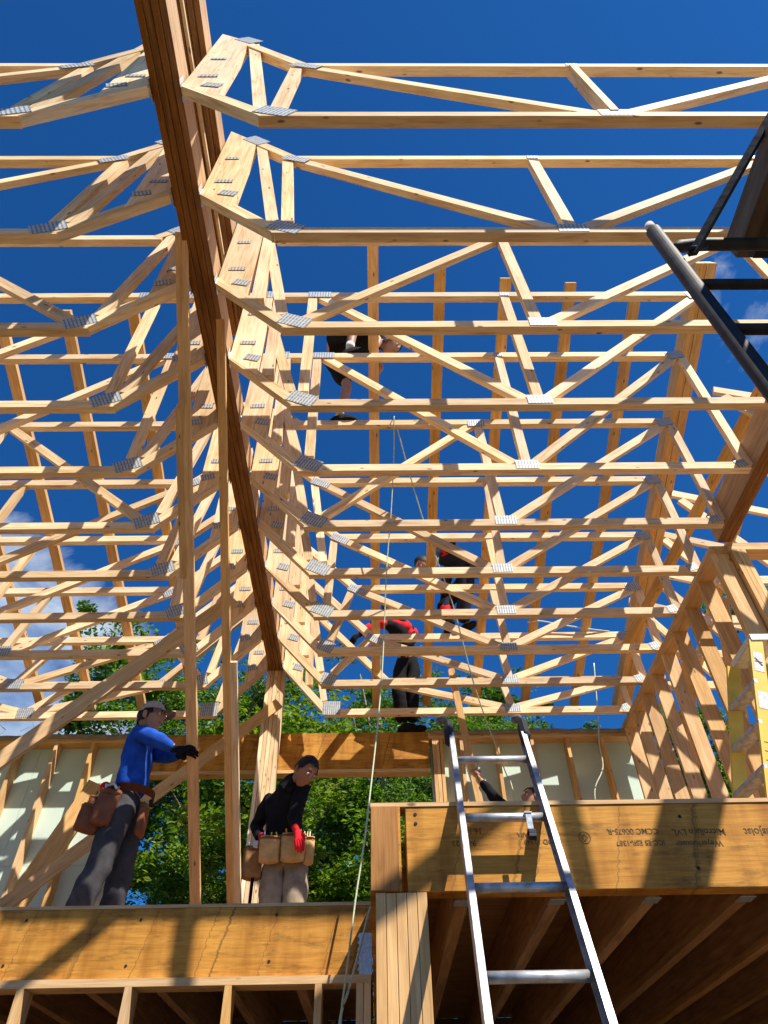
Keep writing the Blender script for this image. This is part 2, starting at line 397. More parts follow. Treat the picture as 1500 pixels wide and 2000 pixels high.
# rafters lying over the truss tops
def rh(d): return 5.79-.341*(d-3.477)+.0
grpR = 'rafters sloping over the truss tops'
for n, (x, d0, d1) in enumerate([(-4.72, 3.4, 7.65), (-4.11, 3.2, 7.65), (-3.50, 3.30, 7.65), (-2.88, 3.12, 7.65), (-2.25, 3.10, 7.65), (.0, 2.50, 7.65), (.62, 2.76, 7.65), (1.23, 2.86, 7.65), (1.84, 2.90, 7.65), (2.46, 3.0, 7.65)]):
    lab = ['leftmost long rafter over the left trusses, at the photo edge', 'second long rafter from the left edge over the left trusses', 'third long rafter from the left edge over the left trusses', 'fourth rafter from the left, in front of the cloud', 'rafter over the left trusses nearest to the ridge beam',
           'rafter beside the man in shorts, nearest the ridge on the right', 'second rafter right of the ridge beam, tall end above the trusses', 'third rafter right of the ridge beam, centre of the right roof', 'fourth rafter right of the ridge beam', 'fifth rafter right of the ridge, next to the doubled rafter'][n]
    d1 += random.uniform(-.05, .05)
    tag(member('rafter', W(x, d0, rh(d0)+.062), W(x, d1, rh(d1)+.062), .05, .1, RAFT), lab, 'rafter', grpR)
dr = thing('doubled_rafter', W(3.05, 7.7, 4.3), 'doubled heavy rafter at the right end of the trusses, two boards side by side', 'rafter', grpR)
for k in range(2):
    member('rafter_board', W(3.02+.095*k, 2.75, rh(2.75)+.10), W(3.02+.095*k, 7.75, rh(7.75)+.10), .16-.004*k, .088, RAFT, dr)

# beam on the right that carries the near trusses, and the bay beyond it
gb = thing('side_beam', W(3.05, 4.3, 4.05), 'shaded laminated beam at the right edge carrying the near trusses', 'beam')
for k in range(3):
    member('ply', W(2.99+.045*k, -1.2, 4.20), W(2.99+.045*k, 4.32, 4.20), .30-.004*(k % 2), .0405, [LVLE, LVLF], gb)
for n, dd in enumerate((3.6, 4.9, 5.5, 6.1, 6.7)):
    T = thing('side_truss', W(3.15, dd, 4.05), 'low timber truss beyond the right wall, %s from the camera' % ordinal(n), 'roof truss', 'trusses of the side bay beyond the right wall')
    member('bottom_chord', W(3.16, dd, 4.10), W(7.0, dd, 4.10), .089, .038, PINE, T)
    member('top_chord', W(3.14, dd, 5.3), W(7.4, dd, 3.9), .089, .0375, PINE, T)
    member('web', W(3.2, dd, 5.2), W(3.9, dd, 4.12), .089, .037, PINE, T)
    member('web', W(3.95, dd, 4.12), W(4.6, dd, 4.8), .089, .0365, PINE, T)
    plate(T, 3.92, 4.13, dd, .2, .14)
for n, x in enumerate((3.72, 4.33)):
    tag(member('rafter', W(x, 2.9, 5.55), W(x, 7.7, 4.15), .10, .07, RAFT), ['rafter of the side bay just right of the doubled rafter', 'outermost rafter of the side bay at the right edge'][n], 'rafter', grpR)
tag(member('diagonal_rafter', W(3.1, 3.9, 4.42), W(5.2, 1.6, 4.9), .14, .045, STUD), 'heavy diagonal board meeting the side beam at the right edge', 'rafter')
tag(member('valley_board', W(2.75, 6.3, 4.35), W(3.5, 3.2, 5.15), .12, .05, RAFT), 'board slanting up behind the doubled rafter by the side beam', 'rafter')

# ------------------------------------------------------------------ back wall
BW = 7.42
bw = thing('back_wall', W(0, BW+.07, 1.29), 'framed back wall of studs and pale green boards with a wide window opening', 'wall')
xo0, xo1 = -2.62, .62            # opening span incl. header
member('header', W(-2.62, BW+.05, 3.745), W(.60, BW+.05, 3.745), .44, .10, LVL, bw)
member('header_sill', W(-2.62, BW+.06, 3.505), W(.60, BW+.06, 3.505), .038, .13, STUD, bw)
for (a, b) in ((-6.5, -2.62), (.60, 3.05)):
    for z in (3.94, 3.90): member('top_plate', W(a, BW+.07, z), W(b, BW+.07, z), .0378, .14, STUD, bw)
    member('bottom_plate', W(a, BW+.07, 1.31), W(b, BW+.07, 1.31), .038, .14, STUD, bw)
xs = [-6.2+.42*k for k in range(9)] + [-2.66, -2.62+.04] + [.66, .70, .745] + [.98+.41*k for k in range(5)]
for x in xs:
    member('wall_stud', W(x, BW+.07, 1.33), W(x, BW+.07, 3.88), .139, .037, STUD, bw, upv=Vector((0, 1, 0)))
for (a, b) in ((-6.5, -2.60), (.62, 3.1)):
    w = b-a; n = max(1, round(w/1.22))
    for k in range(n):
        for r_, (z0, z1) in enumerate(((1.3, 2.6), (2.603, 3.92))):
            x0, x1 = a+w*k/n+.002, a+w*(k+1)/n-.002
            bm = bmesh.new(); add_box(bm, (0, 0, 0), (x1-x0, .012, z1-z0)); bmobj('wall_board', bm, PANEL, bw, loc=W((x0+x1)/2, BW+.148, (z0+z1)/2))
# membrane folded over the top plate
def membrane():
    for (a, b, lab) in ((-4.9, -2.65, 'dusty brown membrane strip folded over the wall top at left'), (.62, 2.95, 'pale membrane strip lying on the wall top behind the ladder')):
        bm = bmesh.new(); n = 40; prev = None
        for k in range(n+1):
            x = a+(b-a)*k/n; w = .004*math.sin(k*1.3)+.006*math.sin(k*.27+2)
            row = [bm.verts.new(Vector((x, BW-.015-.01*math.sin(k*.9), 3.945+w-.02))-Vector(((a+b)/2, BW, 3.96))),
                   bm.verts.new(Vector((x, BW-.02, 3.975+w))-Vector(((a+b)/2, BW, 3.96))),
                   bm.verts.new(Vector((x, BW+.17, 3.985+w*.5))-Vector(((a+b)/2, BW, 3.96)))]
            if prev:
                for q in range(2): bm.faces.new((prev[q], row[q], row[q+1], prev[q+1]))
            prev = row
        bmesh.ops.solidify(bm, geom=bm.faces[:], thickness=.004)
        o = bmobj('membrane', bm, WRAP, smooth=True, loc=W((a+b)/2, BW, 3.96)); tag(o, lab, 'membrane')
membrane()

# ------------------------------------------------------------------ right wall (runs away from the camera)
rw = thing('side_wall', W(2.97, 5.8, 1.29), 'right wall of closely spaced upright studs under a sloping-looking plate', 'wall')
for z in (3.96, 3.998): member('top_plate', W(2.96, 4.33, z), W(2.96, BW, z), .0378, .14, STUD, rw)
member('bottom_plate', W(2.96, 4.33, 1.31), W(2.96, BW, 1.31), .038, .14, STUD, rw)
for k in range(9):
    d = 4.36+.375*k
    member('wall_stud', W(2.96, d, 1.33), W(2.96, d, 3.94), .139, .037, STUD, rw, upv=Vector((1, 0, 0)))
member('wall_stud', W(2.96, 4.398, 1.33), W(2.96, 4.398, 3.94), .138, .036, STUD, rw, upv=Vector((1, 0, 0)))
# return wall at the corner going right
rt_ = thing('return_wall', W(3.6, 4.36, 1.29), 'short framed wall turning right from the corner post at the right edge', 'wall')
for z in (3.96, 3.998): member('top_plate', W(3.032, 4.36, z), W(6.2, 4.36, z), .0378, .14, STUD, rt_)
for x in (3.06, 3.10, 3.14, 3.55, 3.96, 4.37, 4.78):
    member('wall_stud', W(x, 4.36, 1.33), W(x, 4.36, 3.94), .139, .037, STUD, rt_, upv=Vector((0, 1, 0)))
member('blocking', W(3.13, 4.40, 3.0), W(3.56, 4.40, 3.0), .089, .038, STUD, rt_)
# braces inside the side wall
for n, (a, b, lab) in enumerate([((3.15, 6.2, 1.5), (3.15, 4.9, 3.9), 'slanting brace board behind the right wall studs, nearer'), ((3.15, 7.3, 2.2), (3.15, 5.9, 3.9), 'slanting brace board behind the right wall studs, farther')]):
    tag(member('brace_board', W(*a), W(*b), .12, .04, STUD, upv=Vector((1, 0, 0))), lab, 'brace')

# ------------------------------------------------------------------ floor with its front beams and lower walls
FH = 1.29
lf = thing('left_floor_beam', W(-3, 4.40, .93), 'orange laminated floor beam across the lower left, its face blotched with dark stains', 'beam')
member('beam_face', W(-7, 4.44, 1.10), W(-.035, 4.44, 1.10), .345, .088, LVL, lf, bevel=.003)
member('floor_edge', W(-7, 4.445, 1.282), W(-.035, 4.445, 1.282), .018, .10, STUD, lf)
bm = bmesh.new()      # perforated hanger flange where it meets the cross beam
add_box(bm, (0, 0, 0), (.07, .002, .2)); 
for k in range(6): add_box(bm, (-.03, -.0012, -.08+.032*k), (.03, .0018, .016), Quaternion((0, 1, 0), .7))
bmobj('hanger_flange', bm, GALV, lf, loc=W(-.07, 4.392, 1.03))
rf = thing('right_floor_beam', W(1.5, 3.1, .94), 'orange laminated floor beam at lower right with black upside-down printing', 'beam')
member('beam_face', W(.125, 3.145, 1.118), W(6.5, 3.145, 1.118), .35, .088, LVL, rf, bevel=.003)
member('floor_edge', W(-.03, 3.145, 1.303), W(6.5, 3.145, 1.303), .018, .098, STUD, rf)
cb = thing('cross_floor_beam', W(.04, 3.6, .94), 'deep laminated beam end seen end-on beside the printed beam, over the plied post', 'beam')
for k in range(3):
    member('ply', W(-.008+.044*k, 3.095, 1.118), W(-.008+.044*k, 7.4, 1.118), .347, .0432, LVL, cb)
member('end_block', W(.032, 3.088, .946), W(.032, 3.088, 1.290), .118, .012, ENDG, cb, upv=Vector((1, 0, 0)))
sg = [  # (text, X right end, h, size)
    ('CCMC 00675-R', 1.235, 1.165, .034), ('ICC-ES ESR-1387', 1.25, 1.115, .030), ('16:16', .46, 1.175, .034), ('9-20-23', .43, 1.125, .034),
    ('Microllam LVL', 1.53, 1.160, .040), ('Weyerhaeuser', 1.50, 1.110, .034), ('TrusJoist', 1.78, 1.160, .046), ('PROD 12349', .80, 1.125, .03), ('APA', .66, 1.155, .026)]
def text_mesh(body, size, parent, X, h, d, bold=0.):
    cu = bpy.data.curves.new('t', 'FONT'); cu.body = body; cu.size = size; cu.extrude = .0004; cu.offset = bold
    to = bpy.data.objects.new('t', cu); COL.objects.link(to); bpy.context.view_layer.update()
    me = bpy.data.meshes.new_from_object(to.evaluated_get(bpy.context.evaluated_depsgraph_get()))
    bpy.data.objects.remove(to); bpy.data.curves.remove(cu)
    me.materials.clear(); me.materials.append(INK)
    o = bpy.data.objects.new('printed_text', me); link(o, parent); o.location = W(X, d, h)-abs_origin(parent)
    # upright text faces -Y with rot x=90; turned upside down by a half turn about Y
    o.rotation_mode = 'QUATERNION'; o.rotation_quaternion = Quaternion((0, 1, 0), math.pi) @ Quaternion((1, 0, 0), math.pi/2)
    return o
for body, x, h, sz in sg: text_mesh(body, sz, rf, x, h+.02, 3.1003, .0005)
# round mill mark
bm = bmesh.new()
for r1, r2 in ((.026, .023),):
    n = 28
    a = [bm.verts.new((math.cos(2*math.pi*k/n)*r1, 0, math.sin(2*math.pi*k/n)*r1)) for k in range(n)]
    b = [bm.verts.new((math.cos(2*math.pi*k/n)*r2, 0, math.sin(2*math.pi*k/n)*r2)) for k in range(n)]
    for k in range(n): bm.faces.new((a[k], a[(k+1) % n], b[(k+1) % n], b[k]))
for s in (.017, .009):
    p = [bm.verts.new((x*s, 0, z*s)) for x, z in ((1, 0), (0, 1), (-1, 0), (0, -1))]; q = [bm.verts.new((x*s*.75, 0, z*s*.75)) for x, z in ((1, 0), (0, 1), (-1, 0), (0, -1))]
    for k in range(4): bm.faces.new((p[k], p[(k+1) % 4], q[(k+1) % 4], q[k]))
bmobj('printed_mark', bm, INK, rf, loc=W(.905, 3.0995, 1.15))
# nails / screws on the faces
for par, d, pts in ((rf, 3.099, [(1.35, 1.235), (1.36, 1.02), (.17, 1.26), (.17, 1.22)]), (lf, 4.394, [(-2.0, 1.22), (-1.35, 1.215), (-.58, 1.23), (-2.05, 1.0), (-1.38, .99), (-.6, 1.0)])):
    for x, h in pts:
        bm = bmesh.new(); bmesh.ops.create_cone(bm, segments=12, radius1=.008, radius2=.006, depth=.003, cap_ends=True)
        bmobj('bolt_head', bm, BLACK_STEEL, par, loc=W(x, d, h), rot=Quaternion((1, 0, 0), math.pi/2))

fl = thing('upper_floor', W(0, 6, 1.27), 'brown floor sheathing on joists, seen dark from below', 'floor')
for (x0, x1, y0, y1) in ((-6.5, -.04, 4.50, 7.62), (.13, 6.4, 3.20, 7.62)):
    nx = int((x1-x0)/1.22)+1
    for k in range(nx):
        a, b = x0+(x1-x0)*k/nx, x0+(x1-x0)*(k+1)/nx-.003
        bm = bmesh.new(); add_box(bm, (0, 0, 0), (b-a, y1-y0, .018)); bmobj('floor_panel', bm, OSB, fl, loc=W((a+b)/2, (y0+y1)/2, 1.276))
for k in range(14):
    x = .36+.406*k
    if x < 6.3:
        member('joist', W(x, 3.20, 1.12), W(x, 7.38, 1.12), .285, .012, OSB, fl); member('joist_flange', W(x, 3.20, .958), W(x, 7.38, .958), .036, .055, OSB, fl)
        bm = bmesh.new(); add_box(bm, (0, 0, 0), (.068, .07, .003)); bmobj('joist_hanger', bm, GALV, fl, loc=W(x, 3.235, .937))
for k in range(15):
    x = -.45-.406*k
    member('joist', W(x, 4.50, 1.12), W(x, 7.38, 1.12), .285, .012, OSB, fl); member('joist_flange', W(x, 4.50, .958), W(x, 7.38, .958), .036, .055, OSB, fl)

# post under the meeting of the beams
pp = thing('plied_post', W(.1, 3.17, -1.6), 'post of five upright boards side by side under the beam end, bottom centre', 'post')
for k in range(5):
    x = .012+.0425*k
    member('ply', W(x, 3.165-.004*(k == 0), -1.6), W(x, 3.165-.004*(k == 0), .94), .14, .0405, STUD if k else RAFT, pp, upv=Vector((0, 1, 0)), bevel=.0015)
# lower wall under the left beam
lw = thing('lower_left_wall', W(-3, 4.45, -1.6), 'lower stud wall beneath the left floor beam, tops of its studs showing', 'wall')
for z in (.906,): member('top_plate', W(-7, 4.43, z), W(-.04, 4.43, z), .038, .14, STUD, lw)
for x in (-6.0, -5.4, -4.8, -4.2, -3.6, -3.0, -2.45, -1.90, -1.33, -.80, -.32, -.10, -.06):
    member('wall_stud', W(x, 4.43, -1.6), W(x, 4.43, .886), .14, .037, STUD, lw, upv=Vector((0, 1, 0)))
member('bottom_plate', W(-7, 4.43, -1.58), W(-.04, 4.43, -1.58), .038, .14, STUD, lw)
SHADEW = plain('shade_sheathing', (.10, .06, .035), rough=.9, nscale=2)  # dark base colour puts the underfloor shade into the boards
lb_ = thing('shade_back_wall', W(0, 7.6, -1.6), 'dark boarded ground floor wall added to darken the space under the floor', 'wall')  # back wall added to make the space below the floor dark
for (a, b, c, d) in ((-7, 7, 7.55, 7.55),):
    bm = bmesh.new(); add_box(bm, (0, 0, 0), (14, .05, 2.862)); bmobj('sheathing', bm, SHADEW, lb_, loc=W(0, 7.62, -.169))
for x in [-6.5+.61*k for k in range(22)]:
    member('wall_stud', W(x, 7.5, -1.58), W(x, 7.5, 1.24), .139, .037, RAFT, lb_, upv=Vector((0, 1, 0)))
for sx_, lab in ((-6.9, 'dark ground floor side wall added to darken the space under the floor at left'), (6.5, 'dark ground floor side wall added to darken the space under the floor at right')):  # side walls added to keep daylight out from under the floor
    bm = bmesh.new(); add_box(bm, (0, 0, 0), (.05, 4.2, 2.8)); tag(bmobj('shade_side_wall', bm, SHADEW, loc=W(sx_, 5.45, -.2)), lab, 'wall')
#OBJECTS_PLACEHOLDER
# ------------------------------------------------------------------ loose boards
def stick(name, a, b, w, t, lab, cat, mat=STUD, upv=Vector((0, 0, 1)), group=None):
    return tag(member(name, W(*a), W(*b), w, t, mat, upv=upv, bevel=.002), lab, cat, group)
pa = thing('leaning_stud', W(-1.5, 6.5, FH), 'long spliced board leaning on the ridge beam, held by the man in the cap', 'board')
member('board', W(-1.445, 6.55, 1.31), W(-1.31, 1.90, 4.73), .080, .042, STUD, pa, upv=Vector((1, 0, 0)), bevel=.002)
member('splice_board', W(-1.402, 3.85, 3.293+.012), W(-1.378, 2.86, 4.02+.012), .045, .075, RAFT, pa, upv=Vector((1, 0, 0)), bevel=.002)
pb = thing('leaning_post', W(-1.14, 6.6, FH), 'upright doubled board leaning on the ridge beam, behind the gap between the two men', 'board')
member('board', W(-1.17, 6.58, 1.31), W(-1.10, 2.45, 4.54), .06, .042, STUD, pb, upv=Vector((1, 0, 0)), bevel=.002)
member('sister_board', W(-1.115, 6.58, 1.31), W(-1.080, 4.45, 2.976), .05, .042, PINE, pb, upv=Vector((1, 0, 0)), bevel=.002)
stick('brace_board', (-4.4, 5.2, 1.12+.05), (-1.36, 5.2, 4.18), .14, .04, 'long brace board slanting up through the left trusses to the ridge', 'brace', upv=Vector((0, 0, 1)))
stick('brace_board', (-3.45, 6.3, 1.55), (-1.13, 7.13, 4.19), .12, .04, 'brace board slanting from the floor up to the built-up post', 'brace', mat=RAFT)
stick('brace_board', (-3.52, 6.9, 1.45), (-2.92, 7.05, 3.22), .20, .05, 'wide sunlit board leaning against the left studs of the back wall', 'brace')
stick('cross_block', (-2.98, 7.08, 3.20), (-2.72, 7.08, 3.22), .06, .05, 'short block on top of the wide leaning board at the back wall', 'block')
stick('thin_board', (1.06, 6.86, 2.55), (.86, 6.78, 4.40), .075, .03, 'thin upright board held up by the raised arm behind the metal ladder', 'board', upv=Vector((1, 0, 0)))
stick('short_board', (.95, 6.9, 2.50), (1.2, 6.9, 2.56), .14, .04, 'short offcut lying at the wall below the raised arm', 'board')

# ------------------------------------------------------------------ ropes and cables
def rope(name, pts, r, lab, mat): return tag(tube(name, spline([W(*p) for p in pts], 10), r, mat, seg=6), lab, 'rope' if 'rope' in name else 'cable')
rope('rope', [(.201, 4.06, 5.56), (.195, 4.03, 5.45), (.19, 4.25, 5.18), (.15, 4.4, 4.55), (.10, 4.5, 3.95), (.04, 4.5, 2.82), (-.06, 4.3, 1.74), (-.125, 4.25, 1.26), (-.165, 4.20, .90), (-.19, 4.15, .62), (-.2, 4.1, -.2)], .0058, 'pale green rope hanging from the truss to the floor beam, the longer left strand', ROPE)
rope('rope', [(.215, 4.06, 5.44), (.35, 4.5, 5.20), (.555, 5, 4.72), (.77, 5.5, 4.40), (.99, 6, 3.64), (1.27, 6.6, 3.13), (1.33, 6.6, 2.80), (1.33, 6.6, 1.4)], .0062, 'pale green rope slanting right from the truss down behind the metal ladder', ROPE)
rope('rope', [(.0, 4.33, 1.305), (-.045, 4.30, 1.22), (-.10, 4.27, 1.02), (-.15, 4.22, .84), (-.20, 4.15, .62), (-.24, 4.1, -.1)], .007, 'green rope strand looping over the left floor beam beside the plied post', ROPE)
rope('cable', [(2.72, 7.30, 4.80), (2.60, 7.30, 4.10), (2.53, 7.30, 3.74), (2.50, 7.30, 3.45), (2.36, 7.30, 3.22), (2.33, 7.30, 3.0), (2.35, 7.3, 2.5)], .0075, 'pale cable hanging in a wavy line at the right end of the back wall', CABLE)
rope('cable', [(1.75, 6.4, 4.77), (1.9, 6.42, 4.80), (2.1, 6.44, 4.77), (2.4, 6.46, 4.72), (2.7, 6.5, 4.70)], .008, 'pale cable lying slack across the far trusses on the right', CABLE)

# ------------------------------------------------------------------ aluminium ladder
ld = thing('extension_ladder', W(.52, 2.4, -.2), 'worn aluminium ladder with black end caps leaning on the printed floor beam', 'ladder')
Ld = Vector((.036, .485, .874)).normalized()        # direction up the rails
pr = W(.551, 3.012, 1.206)                            # centre of the rung nearest the beam top
def onl(s, off=0.): return pr+Ld*s+Vector((off, 0, 0))
for off in (-.197, .197):
    rl = thing('rail', W(0, 0, 0), None, None); rl.parent = ld; rl.location = pr+Vector((off, 0, 0))-ld.location
    bm = bmesh.new()
    q = frame(onl(-2.6, off), onl(.60, off), Vector((0, -1, .3)))
    s_ = 1 if off < 0 else -1
    L = 3.20
    add_box(bm, (0, 0, 0), (L, .004, .066)); add_box(bm, (0, -s_*0+(.011 if off > 0 else -.011), .032), (L, .024, .004)); add_box(bm, (0, (.011 if off > 0 else -.011), -.032), (L, .024, .004))
    bpy.data.objects.remove(rl)
    bmobj('rail', bm, ALU, ld, loc=(onl(-2.6, off)+onl(.60, off))/2, rot=q)
    # cap
    ring = bmesh.new(); add_box(ring, (0, 0, 0), (.16, .045, .085), bevel=.018)
    cp = bmobj('end_cap', ring, RUBBER, ld, loc=onl(.645, off), rot=q, smooth=False)
    pad = bmesh.new(); bmesh.ops.create_uvsphere(pad, u_segments=16, v_segments=10, radius=.022)
    for v in pad.verts: v.co.x *= 1.1; v.co.y *= .8; v.co.z *= 1.35
    bmobj('cap_pad', pad, PADM, cp, smooth=True, loc=onl(.73, off), rot=q)
for s in (.41, .0, -.385, -.755, -1.12, -1.49, -1.86, -2.23):
    a, b = onl(s, -.19), onl(s, .19)
    tube('rung', [a, b], .0185, ALU, ld, seg=14)
hk = bmesh.new(); add_box(hk, (0, -.025, -.035), (.026, .004, .075), bevel=.001); add_box(hk, (0, -.008, .012), (.032, .036, .005)); add_box(hk, (0, -.04, -.085), (.03, .035, .01), Quaternion((1, 0, 0), .5))
bmobj('rung_hook', hk, GALV, ld, loc=onl(0, .10))
wb = bmesh.new(); bmesh.ops.create_cone(wb, segments=16, radius1=.022, radius2=.022, depth=.03, cap_ends=True)
bmobj('hook_wheel', wb, RUBBER, ld, loc=onl(0, .10)+Vector((0, -.035, -.085)), rot=Quaternion((0, 1, 0), math.pi/2))

# ------------------------------------------------------------------ yellow stepladder
st = thing('stepladder', W(2.6, 4.0, FH), 'yellow stepladder with a pale top cap and stuck-on notices, standing by the right wall', 'stepladder')
cap = bmesh.new(); add_box(cap, (0, 0, 0), (.20, .36, .055), bevel=.006); bmobj('top_cap', cap, GALV, st, loc=W(2.70, 4.11, 2.785))
def chan(name, a, b, w, upv, mat=YELLOW):
    q = frame(a, b, upv); L = (b-a).length; bm = bmesh.new()
    add_box(bm, (0, 0, 0), (L, .004, w)); add_box(bm, (0, .012, w/2-.002), (L, .024, .004)); add_box(bm, (0, .012, -w/2+.002), (L, .024, .004))
    return bmobj(name, bm, mat, st, loc=(a+b)/2, rot=q)
fr = [(W(2.635, 3.94, 2.76), W(2.17, 3.90, FH)), (W(2.60, 4.27, 2.76), W(2.14, 4.36, FH))]
br = [(W(2.755, 3.94, 2.76), W(2.98-.16, 3.90, FH)), (W(2.755, 4.27, 2.76), W(2.98-.16, 4.36, FH))]
for k, (a, b) in enumerate(fr):
    r_ = chan('front_rail', a, b, .088, Vector((1, 0, 0)))
    if k == 0:
        for (u, w_, h_) in ((.10, .062, .16), (.30, .060, .13)):
            p = a.lerp(b, u+.02); q = frame(a, b, Vector((1, 0, 0)))
            bm = bmesh.new(); add_box(bm, (0, 0, 0), (h_, .001, w_)); lb2 = bmobj('notice', bm, LABELM, r_, rot=r_.rotation_quaternion.inverted() @ q)
            lb2.location = r_.rotation_quaternion.inverted() @ (p+(q @ Vector((0, -.0032, 0)))-(a+b)/2); lb2.rotation_quaternion = Quaternion()
            if u < .2:
                bm = bmesh.new(); add_box(bm, (0, 0, 0), (.012, .0012, .07), Quaternion((0, 1, 0), .9)); add_box(bm, (.0, 0, 0), (.006, .0012, .05)); i_ = bmobj('notice_mark', bm, INK, r_); i_.location = lb2.location+Vector((0, -.0012, 0))
        for u in (.52, .56, .60, .66): 
            bm = bmesh.new(); add_box(bm, (0, 0, 0), (.004, .001, .05)); i_ = bmobj('notice_line', bm, INK, r_); L = (b-a).length; i_.location = Vector((L*(u-.5), -.003, 0))
for a, b in br: chan('back_rail', a, b, .06, Vector((1, 0, 0)))
for u in (.22, .42, .62, .82):
    a0 = fr[0][0].lerp(fr[0][1], u); a1 = fr[1][0].lerp(fr[1][1], u)
    member('step', a0, a1, .03, .09, YELLOW if u > 2 else ALU, st)
    member('step_brace', a0+Vector((.03, .02, -.12)), a0.lerp(a1, .45)+Vector((.03, 0, -.01)), .02, .004, ALU, st)
for u in (.3, .6, .88): member('back_bar', br[0][0].lerp(br[0][1], u), br[1][0].lerp(br[1][1], u), .03, .02, ALU, st)

# ------------------------------------------------------------------ scaffold frame and plank
sc = thing('scaffolding', W(.75, .72, -1.6), 'dark steel scaffold frame with rungs at the upper right edge', 'scaffold')
tube('pipe', [W(.737, .72, 1.795), W(.75, .72, -1.6)], .0185, BLACK_STEEL, sc, seg=18)
tube('pipe_pin', [W(.737, .72, 1.835), W(.737, .72, 1.79)], [.012, .014], WRAP, sc, seg=14)
tube('pipe', [W(2.2, .72, 1.80), W(2.2, .72, -1.6)], .0215, BLACK_STEEL, sc, seg=18)
tube('top_bar', [W(.74, .72, 1.662), W(.775, .72, 1.70), W(.84, .72, 1.712), W(2.2, .72, 1.712)], .0165, BLACK_STEEL, sc, seg=12)
for z in (1.49, 1.285, 1.05, .75, .45, .15, -.3, -.8): tube('rung', [W(.742, .72, z), W(2.2, .72, z)], .0125, BLACK_STEEL, sc, seg=12)
tube('lock_pin', [W(.76, .69, 1.615), W(.81, .69, 1.63)], .006, BLACK_STEEL, sc, seg=8)
member('cross_brace', W(.765, .70, 1.60), W(.62, -.35, 1.30), .03, .01, BLACK_STEEL, sc) if False else None
tag(member('scaffold_brace', W(.768, .70, 1.606), W(1.13, .40, 2.10), .022, .010, BLACK_STEEL), 'thin steel brace rising from the scaffold pipe past the plank', 'brace')
pk = thing('scaffold_plank', W(1.1, .7, 1.74), 'weathered grey-brown scaffold planks resting on the dark steel frame', 'plank')
for k, (x, w) in enumerate(((1.035, .085), (1.20, .24), (1.46, .24), (1.72, .24))):
    member('plank_board', W(x, .80+.01*k, 1.86 if k == 0 else 1.79), W(x, -1.6, 1.86 if k == 0 else 1.79), .09 if k == 0 else .045, w, GREY_WOOD, pk)
member('hook_bar', W(.985, .745, 1.735), W(1.9, .745, 1.735), .03, .03, BLACK_STEEL, pk)

# ------------------------------------------------------------------ people
def clothmat(name, c, sc=14, var=.25, rough=.9): return plain(name, c, rough=rough, nscale=sc, var=var, bump=.4, spec=.15)
SKIN_A = plain('skin_tan', (.42, .22, .14), rough=.55, nscale=12, var=.10, bump=.05)
SKIN_B = plain('skin_brown', (.34, .16, .09), rough=.5, nscale=12, var=.10, bump=.05)
HAIR = plain('dark_hair', (.012, .010, .009), rough=.6, nscale=60, var=.5)
HAIRB = plain('brown_hair', (.08, .03, .012), rough=.6, nscale=60, var=.5)
BLUE = clothmat('blue_jersey', (.015, .075, .42)); NAVY = clothmat('navy_jersey', (.012, .03, .14))
GREYP = clothmat('dark_grey_trousers', (.055, .053, .058)); BLACKC = clothmat('black_cloth', (.010, .010, .013))
KHAKI = clothmat('khaki_trousers', (.30, .235, .165)); TAN = clothmat('tan_suede', (.56, .36, .15)); BROWNL = clothmat('brown_leather', (.21, .075, .035), rough=.6)
CAPM = clothmat('grey_brown_cap', (.42, .35, .30), sc=40); REDC = clothmat('red_cloth', (.62, .02, .03)); GREYC = clothmat('grey_cloth', (.24, .26, .29)); DENIM = clothmat('dark_denim', (.02, .025, .05))
SHOE = clothmat('shoe_black', (.014, .014, .016)); SOLE = clothmat('shoe_white', (.62, .60, .56), sc=30, var=.1)
EYE = plain('eye_white', (.7, .68, .64), rough=.3, var=.02, bump=0); LIP = plain('lip', (.36, .13, .10), rough=.5, bump=0)

def skin(nodes, edges, sub=2):
    """grow a smooth tapered surface round a skeleton; nodes: [(pos, radius or (rx, ry))], node 0 is the root; returns a bmesh"""
    me = bpy.data.meshes.new('s'); me.from_pydata([n[0] for n in nodes], edges, []); o = bpy.data.objects.new('s', me); COL.objects.link(o)
    m = o.modifiers.new('skin', 'SKIN'); m.use_smooth_shade = True; m.branch_smoothing = .6
    for i, v in enumerate(me.skin_vertices[0].data):
        r = nodes[i][1]; v.radius = (r, r) if isinstance(r, (int, float)) else r; v.use_root = (i == 0)
    sb = o.modifiers.new('sub', 'SUBSURF'); sb.levels = sub; sb.render_levels = sub
    bpy.context.view_layer.update()
    ev = o.evaluated_get(bpy.context.evaluated_depsgraph_get()); m2 = bpy.data.meshes.new_from_object(ev)
    bm = bmesh.new(); bm.from_mesh(m2); bpy.data.objects.remove(o); bpy.data.meshes.remove(m2); bpy.data.meshes.remove(me); return bm
def merge(bm, other):
    me = bpy.data.meshes.new('t'); other.to_mesh(me); other.free(); bm.from_mesh(me); bpy.data.meshes.remove(me)
def wrinkle(bm, amp, f=9.):
    bm.normal_update()
    for v in bm.verts:
        n = noise.noise(Vector((v.co.x*f, v.co.y*f, v.co.z*f*1.8)))+.5*noise.noise(v.co*f*2.7)
        v.co += v.normal*amp*n
def chain(*segs):
    """segs: lists of (pos, r); the first list is the trunk, later lists start with an index into the nodes already laid"""
    nodes, edges = [], []
    for sg_ in segs:
        start = 0; prev = None
        if isinstance(sg_[0], int): prev = sg_[0]; start = 1
        for p, r in sg_[start:]:
            nodes.append((Vector(p), r))
            if prev is not None: edges.append((prev, len(nodes)-1))
            prev = len(nodes)-1
    return nodes, edges
